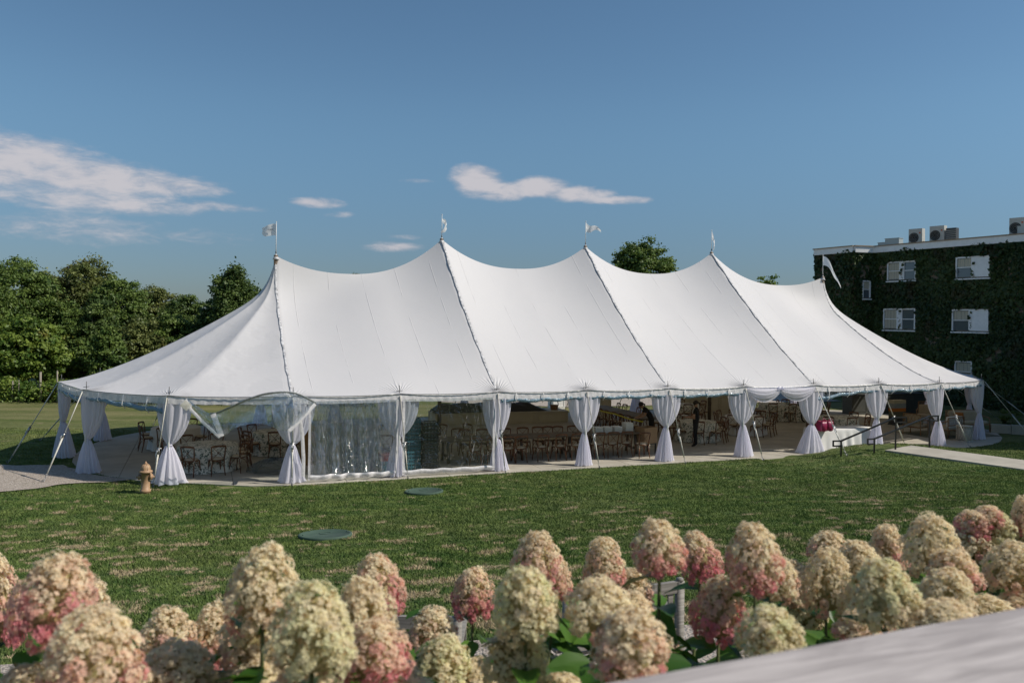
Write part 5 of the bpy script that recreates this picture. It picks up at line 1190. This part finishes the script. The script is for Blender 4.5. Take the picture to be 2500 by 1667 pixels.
def window(px0, py0, px1, py1, kind, P0_=A2, D_=wd_, N_=wn, lab=None):
    a = wallpt(px0, py0, P0_, N_); b = wallpt(px1, py1, P0_, N_); u0, u1 = (a - P0_).dot(D_), (b - P0_).dot(D_); z1, z0 = a.z, b.z
    if kind == 'panel' or kind == 'pair' or kind == 'winpanel': pass
    z1 = (wallpt((px0 + px1) / 2, py0, P0_, N_).z); z0 = wallpt((px0 + px1) / 2, py1, P0_, N_).z
    WINS.append((P0_, D_, N_, u0, u1, z0, z1)); M3 = Matrix.Rotation(math.atan2(D_.y, D_.x), 3, 'Z')
    def bx(u, z, su, sz, off, th): mb_.box(P0_ + D_ * u + N_ * off + Vector((0, 0, z)), (su, th, sz), M3)
    w_ = u1 - u0; h = z1 - z0; root = None
    mb_ = MB(); bx((u0 + u1) / 2, z1 - .04, w_, .08, .05, .12); bx((u0 + u1) / 2, z0 - .02, w_ + .1, .07, .07, .18)
    bx(u0 + .035, (z0 + z1) / 2, .07, h - .16, .05, .12); bx(u1 - .035, (z0 + z1) / 2, .07, h - .16, .05, .12); root = mb_.build('window', M['whitepaint'], bld, smooth=False)
    def sub(nm, mb, m_): o = mb.build(nm, m_, bld, smooth=False); o.parent = root
    halves = {'pair': [(u0 + .07, u0 + w_ * .42, 1), (u0 + w_ * .60, u1 - .07, 1)], 'winpanel': [(u0 + .07, u0 + w_ * .46, 1), (u0 + w_ * .56, u1 - .03, 0)], 'single': [(u0 + .07, u1 - .07, 1)]}[kind]
    if len(halves) == 2:
        mb_ = MB(); a_, b_ = halves[0][1], halves[1][0]; bx((a_ + b_) / 2, (z0 + z1) / 2, b_ - a_ - .01, h - .17, .04, .10); sub('mullion', mb_, M['whitepaint'])
    for x0, x1, g_ in halves:
        if not g_: mb_ = MB(); bx((x0 + x1) / 2, (z0 + z1) / 2, x1 - x0, h - .17, .03, .12); sub('blank_panel', mb_, M['whitepaint']); continue
        zm = (z0 + z1) / 2 + .02
        mb_ = MB(); bx((x0 + x1) / 2, (z0 + z1) / 2, x1 - x0, h - .2, .025, .012); sub('pane', mb_, M['glass'])
        mb_ = MB(); bx((x0 + x1) / 2, zm, x1 - x0 - .01, .05, .05, .06); sub('sash_bar', mb_, M['whitepaint'])
        cw_ = (x1 - x0) * (.95 if x0 < u0 + .1 else .4)
        mb_ = MB(); 
        if x0 < u0 + .1 or kind != 'pair':
            rws = [[P0_ + D_ * (x0 + .02 + cw_ * k / 16) + N_ * (.036 + .006 * math.sin(k * 1.4)) + Vector((0, 0, z)) for k in range(17)] for z in ((zm + .04 if kind != 'pair' else z0 + .13), z1 - .12)]
            mb_.grid(rws); sub('curtain', mb_, M['curtain'])
window(2168.7, 638, 2238, 686, 'pair'); window(2336, 626, 2418, 680, 'winpanel'); window(2159, 753, 2236, 806.5, 'pair'); window(2326.6, 755, 2415, 811, 'winpanel'); window(2333, 881, 2375, 935, 'single')
r12 = (A2 - A1).normalized(); window(2104, 685, 2123, 730, 'single', A1, r12, Vector((r12.y, -r12.x, 0)))
# small wall pipe strip of bare brick is left uncovered by thinning the leaves
# ivy: leaves over every front wall, thinned round the windows
P_ = []; N_ = []
def ivywall(a, b, n):
    d = (b - a).normalized(); L_ = (b - a).length; nn_ = Vector((d.y, -d.x, 0))
    if nn_.dot(wn) < 0 and nn_.y > 0: nn_ = -nn_
    for _ in range(n):
        u = rng.uniform(-.05, L_ + .05); z = rng.uniform(0, ZR - .28 + .07 * math.sin(u * 3)) ; thick = .10 + .16 * max(0, mnoise.noise(Vector((u * .6, z * .6, 1))) + .3)
        skip = False
        for (q0, D_, n2, u0, u1, z0, z1) in WINS:
            if (q0 - a).length < .1:
                m_ = .03 + .10 * mnoise.noise(Vector((u * 4, z * 4, 9)))
                if u0 - m_ < u < u1 + m_ * 1.5 and z0 - m_ < z < z1 + m_:
                    skip = True
                    kx = u0 + (u1 - u0) * .51
                    if u1 - u0 > 2.0 and abs(u - kx - .07 * math.sin(z * 7)) < .045 and rng.random() < .6 and z < z0 + (z1 - z0) * (.9 if q0.x < 99 else 1): skip = False
        if skip: continue
        if mnoise.noise(Vector((u * .8, z * .9, 4))) < -.48 and rng.random() < .8: continue
        P_.append(a + d * u + nn_ * (rng.uniform(.03, thick)) + Vector((0, 0, z))); N_.append(nn_ + Vector(rng.normal(size=3) * .45) + Vector((0, 0, .35)))
ivywall(A0, A1, 4500); ivywall(A1, A2, 2600); ivywall(A2, A2 + wd_ * 12, 26000); ivywall(A2 + wd_ * 12, A3, 9000)
PA = np.array([tuple(p) for p in P_]); NA = np.array([tuple(p) for p in N_]); tone = .3 + .5 * np.sin(PA[:, 2] * 1.3 + PA[:, 0] * .9) * .5 + rng.uniform(-.25, .4, len(PA))
iv = leafmesh('ivy', PA, NA, .115, tone, M['ivy'], tuple(bld.location), aspect=.8, fold=.15); o = bpy.data.objects.new('ivy', iv); COL.objects.link(o); o.parent = bld; o['kind'] = 'stuff'
# roof condensers
def condenser(px0, px1, py0, pyb, off, lab, kind='fan'):
    a, b = wallpt(px0, pyb, A2, wn, -off), wallpt(px1, pyb, A2, wn, -off); w_ = (b - a).length * .82; z0 = ZR - .2; zt = wallpt((px0 + px1) / 2, py0, A2, wn, -off).z; h = zt - z0; c_ = a.lerp(b, .45); root = thing('condenser_unit' if kind != 'box' else 'roof_duct_box', lab, 'air conditioner' if kind != 'box' else 'roof box', (c_.x, c_.y, z0), R(-52), 'units on the flat roof')
    mb = MB()
    if kind == 'box':
        mb.box((0, 0, h / 2), (w_, w_ * .6, h)); mb.build('body', M['acsteel'], root, smooth=False, rel=False); mb = MB(); mb.box((0, 0, h + .012), (w_ + .06, w_ * .6 + .06, .025)); mb.build('lid', M['acsteel'], root, smooth=False, rel=False); return
    mb.box((0, 0, h / 2 + .04), (w_, .38, h - .08)); mb.build('casing', M['ac'] if kind == 'fan' else M['grille'], root, smooth=False, rel=False)
    for sx in (-1, 1): mb = MB(); mb.box((sx * w_ * .4, 0, .02), (.06, .42, .04)); mb.build('foot', M['ac'], root, smooth=False, rel=False)
    if kind == 'fan':
        mb = MB(); mb.lathe([(0, 0), (.27, 0), (.29, .02), (.31, .0)], 28, (-w_ * .12, -.192, h * .55), (0, -1, 0)); mb.build('fan_opening', M['grille'], root, rel=False)
        mb = MB(); 
        for r_ in (.08, .16, .24): mb.tube([(-w_ * .12 + r_ * math.cos(t), -.215, h * .55 + r_ * math.sin(t)) for t in [2 * math.pi * k / 20 for k in range(21)]], .007, 4, cap=False)
        mb.build('fan_guard', M['ac'], root, rel=False)
        mb = MB(); mb.box((w_ * .33, -.196, h * .78), (.09, .006, .09)); mb.build('badge', M['redmark'], root, smooth=False, rel=False)
    else:
        for k in range(8):
            mb = MB(); mb.box((0, -.205, .12 + (h - .16) * k / 8), (w_ - .04, .03, .03)); mb.build('louvre', M['ac'], root, smooth=False, rel=False)
    for k in range(2): mb = MB(); mb.tube([(w_ / 2, -.05 + .08 * k, h * .35), (w_ / 2 + .18, -.1, h * .30), (w_ / 2 + .25, -.1, h * .1), (w_ / 2 + .32 + .1 * k, -.12, .0)], .018, 5); mb.build('pipe', M['grille'], root, rel=False)
condenser(2222, 2258, 559, 594, .9, 'pale condenser unit with a round fan, leftmost of the fan units')
condenser(2273, 2312, 552, 590, .9, 'pale condenser unit with a round fan, in the middle of the roof edge')
condenser(2313, 2340, 557, 586, 1.1, 'dark louvred unit right of the middle condenser', 'dark')
condenser(2467, 2510, 532, 575, .9, 'condenser unit at the right edge of the photo')
condenser(2166, 2203, 583, 604, .8, 'low grey metal box on the roof left of the condensers', 'box'); condenser(2146, 2165, 593, 606, .8, 'smallest grey metal box at the left of the roof edge', 'box')
condenser(2486, 2512, 553, 574, .45, 'small pale metal box in front of the right condenser', 'box')
# invented building wing, unseen at the right, added to shade the tent's right end
wing = thing('added_shade_wing', 'added ivy covered wing out of view, shading the right end of the tent', 'building', (31, 33, 0))
for nm_, c_, sz_, m_ in (('wall', (31.35, 33.9, 4.6), (9.3, 9.2, 9.3), M['brick']), ('parapet', (31.35, 33.9, 9.43), (9.36, 9.26, .35), M['whitepaint']), ('coping', (31.35, 33.9, 9.64), (9.46, 9.36, .06), M['coping'])):
    mb = MB(); mb.box(c_, sz_); mb.build(nm_, m_, wing, smooth=False)
n_ = 9000; u_ = rng.uniform(-1, 1, n_); z_ = rng.uniform(0, 9.3, n_); f_ = rng.random(n_) < .5
PW = np.stack([np.where(f_, 26.6 - rng.uniform(0, .2, n_), 31.35 + u_ * 4.6), np.where(f_, 33.9 + u_ * 4.6, 29.2 - rng.uniform(0, .2, n_)), z_], 1); NW = np.where(f_[:, None], np.array([-1, 0, .3]), np.array([0, -1, .3])) + rng.normal(size=(n_, 3)) * .4
me = leafmesh('ivy', PW, NW, .13, rng.uniform(0, 1, n_), M['ivy'], tuple(wing.location), aspect=.8, fold=.15); o = bpy.data.objects.new('ivy', me); COL.objects.link(o); o.parent = wing; o['kind'] = 'stuff'
patch('gravel_drive', [Vector((-4, 45, 0)), Vector((3, 43.5, 0)), Vector((20, 49, 0)), Vector((19, 56, 0)), Vector((2, 62, 0)), Vector((-6, 60, 0))], M['gravel'], .03, .4)
# planting bed with stone edging at the foot of the building
a, b = at0(2418, 1055, 0), Vector((31, 31.5, 0)); c_ = a.lerp(b, .5); root = thing('stone_edging', 'low grey stone edging of the shaded bed at the right', 'edging', (c_.x, c_.y, 0), math.atan2((b - a).y, (b - a).x)); L_ = (b - a).length
for k in range(14): mb = MB(); mb.box((-L_ / 2 + (k + .5) * L_ / 14, rnd.uniform(-.01, .01), .18), (L_ / 14 - .02, .3, .38 + rnd.uniform(-.02, .02))); mb.build('stone', M['concrete'], root, smooth=False, rel=False)
for k in range(6):
    c_ = a.lerp(b, .08 + .15 * k) + Vector((.5, .9, 0)); root = thing('shaded_shrub', f'low dark shrub in the shaded bed, {ORD[k]} from the left', 'shrub', (c_.x, c_.y, 0), group='shrubs in the shaded bed')
    me, Cs = crown((c_.x, c_.y, .5), (.7, .6, .5), 14, 1800, .06, M['leaf_c'], 'foliage', (c_.x, c_.y, 0)); o = bpy.data.objects.new('foliage', me); COL.objects.link(o); o.parent = root
    mb = MB(); [mb.tube([(0, 0, 0), ((Cs[j][0] - c_.x) * .9, (Cs[j][1] - c_.y) * .9, Cs[j][2] * .9)], .012, 4) for j in range(6)]; mb.build('stem', M['bark'], root, rel=False)

# ================================================================ BENCHES
def bench(pL, pR, ztop, lab):
    d = Vector((pR.x - pL.x, pR.y - pL.y, 0)); L_ = d.length; d.normalize(); f_ = Vector((-d.y, d.x, 0)); c_ = (pL + pR) / 2; z0 = ground(c_.x, c_.y) + .04; H = ztop - z0; root = thing('garden_bench', lab, 'bench', (c_.x, c_.y, z0), math.atan2(d.y, d.x), 'weathered garden benches'); h2 = L_ / 2
    for sx in (-1, 1):
        mb = MB(); mb.box((sx * (h2 - .03), 0, H / 2), (.06, .05, H)); mb.lathe([(.032, H), (.03, H + .02), (.0, H + .03)], 10, (sx * (h2 - .03), 0, 0)); mb.build('back_post', M['grey_wood'], root, rel=False)
        mb = MB(); mb.box((sx * (h2 - .03), .5, .31), (.06, .05, .62)); mb.build('leg', M['grey_wood'], root, rel=False, smooth=False)
        mb = MB(); mb.box((sx * (h2 - .03), .27, .635), (.075, .58, .035)); mb.build('armrest', M['grey_wood'], root, rel=False, smooth=False)
    mb = MB(); mb.box((0, 0, H - .045), (L_ - .12, .04, .09)); mb.build('top_rail', M['grey_wood'], root, rel=False, smooth=False)
    mb = MB(); mb.box((0, 0, .5), (L_ - .12, .035, .05)); mb.build('lower_rail', M['grey_wood'], root, rel=False, smooth=False)
    n_ = int(L_ / .085)
    for k in range(n_): mb = MB(); mb.box((-h2 + .08 + (L_ - .16) * (k + .5) / n_, 0, (H + .435) / 2), (.045, .015, H - .62)); mb.build('back_slat', M['grey_wood'], root, rel=False, smooth=False)
    for k in range(5): mb = MB(); mb.box((0, .08 + .095 * k, .43), (L_ - .02 if k else L_ - .13, .075, .022)); mb.build('seat_slat', M['grey_wood'], root, rel=False, smooth=False)
a = UD(1128, 1505, 6.0); ztop = a.z; bench(Vector((a.x - 1.5, 6.02, 0)), Vector((a.x, 6.0, 0)), ztop, 'weathered grey wooden bench seen from behind, left of the other bench')
a, b = UD(1377, 1458, 6.1), UD(1667, 1417, 6.55); bench(a, b, a.z, 'weathered grey wooden bench half hidden by the flowers, right of the first')

# ================================================================ HYDRANGEAS
def floret_head(seed, pink, green):
    """loose cone of lumpy sub-clusters built from four-petalled florets"""
    r_ = np.random.default_rng(seed); V = []; Fc = []; Cc = []; cone = r_.uniform(.12, .48); wide = r_.uniform(.92, 1.06); bend = r_.uniform(-.10, .10, 2); nc = 50
    base = np.array([1.0, .86, .62]); gr = np.array([.88, .86, .54]); pe = np.array([.95, .64, .46]); pi = np.array([.82, .24, .32])
    for q_ in range(nc + 3):
        u = (min(q_, nc - 1) + .5) / nc; z0 = -.42 + .92 * (u ** .95); ga0 = q_ * 2.39996 + r_.uniform(-.2, .2)
        rad0 = .43 * wide * math.sqrt(max(.0, 1 - ((z0 + .13) / (.66 if z0 > -.13 else .36)) ** 2)) * (1 - cone * max(0, z0)) * r_.uniform(.90, 1.09)
        cc = Vector((rad0 * math.cos(ga0), rad0 * math.sin(ga0), z0)); od = Vector((math.cos(ga0) * (rad0 + .12), math.sin(ga0) * (rad0 + .12), .22 + z0 * .9)).normalized(); br = r_.uniform(.085, .15)
        cpk = max(0, min(1, pink * 1.5 - .50 - z0 * 1.25 + r_.uniform(-.32, .32))); cg = green * r_.uniform(.2, 1.5); cd_ = r_.uniform(.92, 1.10)
        for i in range(34):
            d_ = Vector(r_.normal(size=3)).normalized(); d_ = (d_ + od * .75).normalized(); c = cc + d_ * br * r_.uniform(.75, 1.12); c.x += bend[0] * max(0, c.z) ; c.y += bend[1] * max(0, c.z)
            nrm = (d_ * .8 + od * .5 + Vector(r_.normal(size=3)) * .25 + Vector((0, 0, .15))).normalized(); a = nrm.cross(Vector(r_.normal(size=3))).normalized(); b = nrm.cross(a); s_ = r_.uniform(.029, .047)
            pk = max(0, min(1, cpk + r_.uniform(-.12, .12))); w_ = min(1, cg); col = base * (1 - w_) + gr * w_; k1 = .6 * min(1, pk * 1.7); col = col * (1 - k1) + pe * k1; k2 = pk ** 1.5 * .85; col = col * (1 - k2) + pi * k2; col = col * cd_ * r_.uniform(.80, 1.06)
            if r_.random() < .04: col = np.array([.45, .28, .12])
            for k in range(4):
                t = k * math.pi / 2 + r_.uniform(-.15, .15); d = a * math.cos(t) + b * math.sin(t); e = nrm.cross(d); cup = nrm * s_ * r_.uniform(-.05, .6); o = len(V)
                V += [c, c + d * s_ * .55 + e * s_ * .44 + cup * .5, c + d * s_ * 1.02 + cup, c + d * s_ * .55 - e * s_ * .44 + cup * .5]; Fc.append((o, o + 1, o + 2, o + 3)); Cc += [tuple(col * .85) + (1,), tuple(col) + (1,), tuple(col * 1.05) + (1,), tuple(col) + (1,)]
    me = bpy.data.meshes.new('flower_head'); me.from_pydata(V, [], Fc); at = me.attributes.new('pcol', 'FLOAT_COLOR', 'POINT'); at.data.foreach_set('color', np.clip(np.array(Cc), 0, 1).ravel()); me.materials.append(M['petal']); me.update(); return me
HM = {k: [floret_head(i * 7 + j * 31 + 5, pk, gr) for i in range(4)] for j, (k, pk, gr) in enumerate((('cream', .27, .18), ('green', .10, .70), ('peach', .52, .05), ('pink', .74, .0), ('white', -.3, .9)))}
def core_mesh():
    mb = MB(); prof = []
    for j in range(9): z = -.36 + .80 * j / 8; prof.append(((.33 * math.sqrt(max(0.02, 1 - ((z + .13) / .60) ** 2)) * (1 - .35 * max(0, z)) if z > -.13 else .33 * math.sqrt(max(.02, 1 - ((z + .13) / .30) ** 2))), z))
    mb.lathe(prof, 14); return mb.mesh('flower_core', M['core'])
M['core'] = mat('inner_florets', (.45, .36, .20), .9, col2=(.18, .17, .06), vscale=20)
CORE = core_mesh()
# hydrangea leaf
lf = MB(); rws = []
for j in range(9):
    u = j / 8; w_ = .30 * math.sin(math.pi * u ** .8) ** .8 * (1 - .25 * u) + .004; rws.append([Vector((x * w_, u, .10 * abs(x) * w_ / .3 - .22 * u * u + .012 * math.sin(j * 2.5) * x)) for x in (-1, -.5, 0, .5, 1)])
lf.grid(rws)
LEAFM = []
for tn in (.15, .45, .8):
    me = lf.mesh('leaf', M['hleaf']); at = me.attributes.new('tone', 'FLOAT', 'POINT'); at.data.foreach_set('value', [tn] * len(me.vertices)); LEAFM.append(me)
HEADS = [  # displayed x, y centre, w, h, tone (photo at 2352 wide)
 (-2, 1395, 100, 215, 'pink'), (128, 1385, 168, 195, 'pink'), (190, 1425, 110, 160, 'peach'), (215, 1510, 205, 200, 'peach'), (385, 1462, 118, 115, 'peach'), (412, 1535, 150, 105, 'cream'), (500, 1475, 115, 150, 'peach'), (605, 1360, 158, 185, 'cream'), (590, 1470, 150, 130, 'cream'),
 (718, 1462, 185, 210, 'green'), (600, 1555, 150, 80, 'cream'), (868, 1352, 112, 135, 'pink'), (830, 1425, 145, 175, 'cream'), (860, 1505, 150, 135, 'pink'), (760, 1560, 140, 90, 'peach'), (992, 1455, 105, 105, 'peach'), (1086, 1368, 92, 118, 'pink'), (1208, 1392, 158, 155, 'green'),
 (1232, 1288, 108, 118, 'peach'), (1272, 1330, 76, 100, 'peach'), (1182, 1518, 150, 140, 'green'), (1015, 1530, 135, 115, 'green'), (1100, 1560, 130, 80, 'cream'), (1388, 1300, 100, 112, 'peach'), (1455, 1360, 92, 95, 'peach'), (1378, 1402, 150, 125, 'cream'), (1448, 1430, 122, 120, 'peach'),
 (1450, 1492, 178, 160, 'peach'), (1535, 1520, 72, 92, 'pink'), (1515, 1265, 120, 122, 'peach'), (1608, 1285, 88, 112, 'pink'), (1650, 1408, 124, 138, 'pink'), (1776, 1462, 158, 118, 'green'), (1735, 1290, 128, 150, 'peach'), (1775, 1325, 110, 110, 'cream'), (1820, 1338, 66, 92, 'peach'),
 (1898, 1345, 108, 145, 'cream'), (1902, 1262, 90, 72, 'peach'), (1970, 1300, 102, 100, 'cream'), (2040, 1265, 86, 102, 'peach'), (2035, 1375, 152, 150, 'green'), (1945, 1425, 90, 90, 'peach'), (2140, 1262, 118, 140, 'cream'), (2172, 1368, 124, 115, 'cream'), (2190, 1315, 120, 90, 'peach'),
 (2222, 1248, 86, 84, 'cream'), (2236, 1208, 74, 66, 'pink'), (2268, 1188, 66, 48, 'pink'), (2296, 1217, 72, 76, 'white'), (2325, 1310, 110, 112, 'cream'), (2278, 1300, 80, 90, 'peach'), (2352, 1195, 52, 96, 'peach'), (2350, 1240, 50, 66, 'white'), (2160, 1425, 150, 80, 'cream'), (2270, 1410, 120, 70, 'cream'), (2345, 1395, 110, 60, 'peach'),
 (60, 1600, 160, 120, 'peach'), (330, 1600, 150, 110, 'pink'), (500, 1600, 150, 90, 'green'), (690, 1600, 170, 80, 'peach'), (930, 1600, 150, 90, 'cream'), (1290, 1600, 150, 90, 'cream'), (1830, 1345, 90, 90, 'cream'), (1860, 1400, 90, 100, 'green'), (2080, 1440, 110, 70, 'cream'), (1985, 1450, 130, 80, 'peach')]
SHR = [(-200, 330, 'left corner'), (330, 660, 'left, with the shaded blooms in front'), (660, 960, 'left of centre with the tallest cream bloom'), (960, 1330, 'right of the first bench'), (1330, 1700, 'in front of the second bench'), (1700, 2110, 'behind the pale railing'), (2110, 2500, 'right corner, with one fresh white bloom')]
KS = 2500 / 2352
for si, (x0, x1, where) in enumerate(SHR):
    hs_ = [h for h in HEADS if x0 <= h[0] < x1]; pts = []
    for (hx, hy, w_, h_, tone_) in hs_:
        D = min(3.6, max(1.75, .168 * F0 / (w_ * KS * 1.0))) * rnd.uniform(.96, 1.04); D = min(D, 3.3)
        pts.append((UD(hx * KS, hy * KS, D), w_ * KS / F0 * D, h_ * KS / F0 * D, tone_))
    cx = sum(p[0].x for p in pts) / len(pts); cy = max(2.35, sum(p[0].y for p in pts) / len(pts)); gz = ground(cx, cy) + .04
    root = thing('hydrangea_shrub', f'hydrangea shrub in bloom, {where}', 'shrub', (cx, cy, gz), group='blooming hydrangea shrubs in the foreground'); stems = MB()
    for i, (p, w_, h_, tone_) in enumerate(pts):
        me = HM[tone_][(i + si) % 4]; o = bpy.data.objects.new('flower_head', me); COL.objects.link(o); o.parent = root; o.location = p - root.location; o.rotation_euler = (rnd.uniform(-.12, .12), rnd.uniform(-.22, .22), rnd.uniform(0, 6.28)); ax = w_ / 1.0; o.scale = (ax, ax, h_ / 1.06)
        c_ = bpy.data.objects.new('flower_core', CORE); COL.objects.link(c_); c_.parent = o
        b_ = Vector((cx + (p.x - cx) * .35, max(1.9, cy + (p.y - cy) * .35), gz)); lo = p + Vector((0, 0, -h_ * .35)); mid_ = lo.lerp(b_, .45) + Vector((0, 0, .12)); stems.tube([lo, lo + Vector((0, 0, -.10)), mid_, b_], [.005, .006, .008, .012], 5)
        for k in range(7):
            a = k * 2.4 + rnd.random(); zz = -.02 - .075 * k - rnd.random() * .03; o = bpy.data.objects.new('leaf', LEAFM[rnd.randrange(3)]); COL.objects.link(o); o.parent = root; o.location = lo + Vector((0, 0, zz)) - root.location + Vector(((mid_ - lo).x, (mid_ - lo).y, 0)) * min(1, -zz / 1.0); s_ = rnd.uniform(.12, .18); o.scale = (s_, s_, s_); o.rotation_euler = (rnd.uniform(-.5, .35), rnd.uniform(-.3, .3), a)
    for k in range(190):
        o = bpy.data.objects.new('leaf', LEAFM[rnd.randrange(3)]); COL.objects.link(o); o.parent = root; p = rnd.choice(pts)[0]; q_ = Vector((p.x + rnd.uniform(-.13, .13), max(1.75, p.y + rnd.uniform(-.02, .40)), p.z - rnd.uniform(.20, .80))); o.location = q_ - root.location; s_ = rnd.uniform(.12, .2); o.scale = (s_, s_, s_); o.rotation_euler = (rnd.uniform(-.6, .4), rnd.uniform(-.4, .4), rnd.uniform(0, 6.28))
    stems.build('stem', M['stem'], root)

# ================================================================ DECK RAILING IN FRONT
a, b = UZ(1456, 1667, 4.17), UZ(2500, 1478, 4.17); d = Vector(((b - a).x, (b - a).y, 0)).normalized(); nn_ = Vector((d.y, -d.x, 0)); root = thing('deck_railing', 'pale weathered wooden railing cap crossing the lower right corner, out of focus', 'railing', (a.x, a.y, 4.17)); ang = math.atan2(d.y, d.x); root.rotation_euler = (0, 0, ang)
mb = MB(); mb.box((.6, -.15, -.0225), (9.0, .30, .045)); o = mb.build('cap_rail', M['rail'], root, rel=False, smooth=False); bv = o.modifiers.new('b', 'BEVEL'); bv.width = .008; bv.segments = 3
mb = MB(); mb.box((.6, -.15, -.10), (8.9, .04, .10)); mb.build('under_rail', M['rail'], root, rel=False, smooth=False)
for x in (-3.7, -1.6, .9, 3.0, 4.9): mb = MB(); mb.box((x, -.15, -.62), (.10, .10, 1.14)); mb.build('post', M['rail'], root, rel=False, smooth=False)
for k in range(66):
    x = -3.6 + k * .13
    if min(abs(x - q_) for q_ in (-3.7, -1.6, .9, 3.0, 4.9)) > .08: mb = MB(); mb.box((x, -.15, -.60), (.035, .035, .90)); mb.build('baluster', M['rail'], root, rel=False, smooth=False)
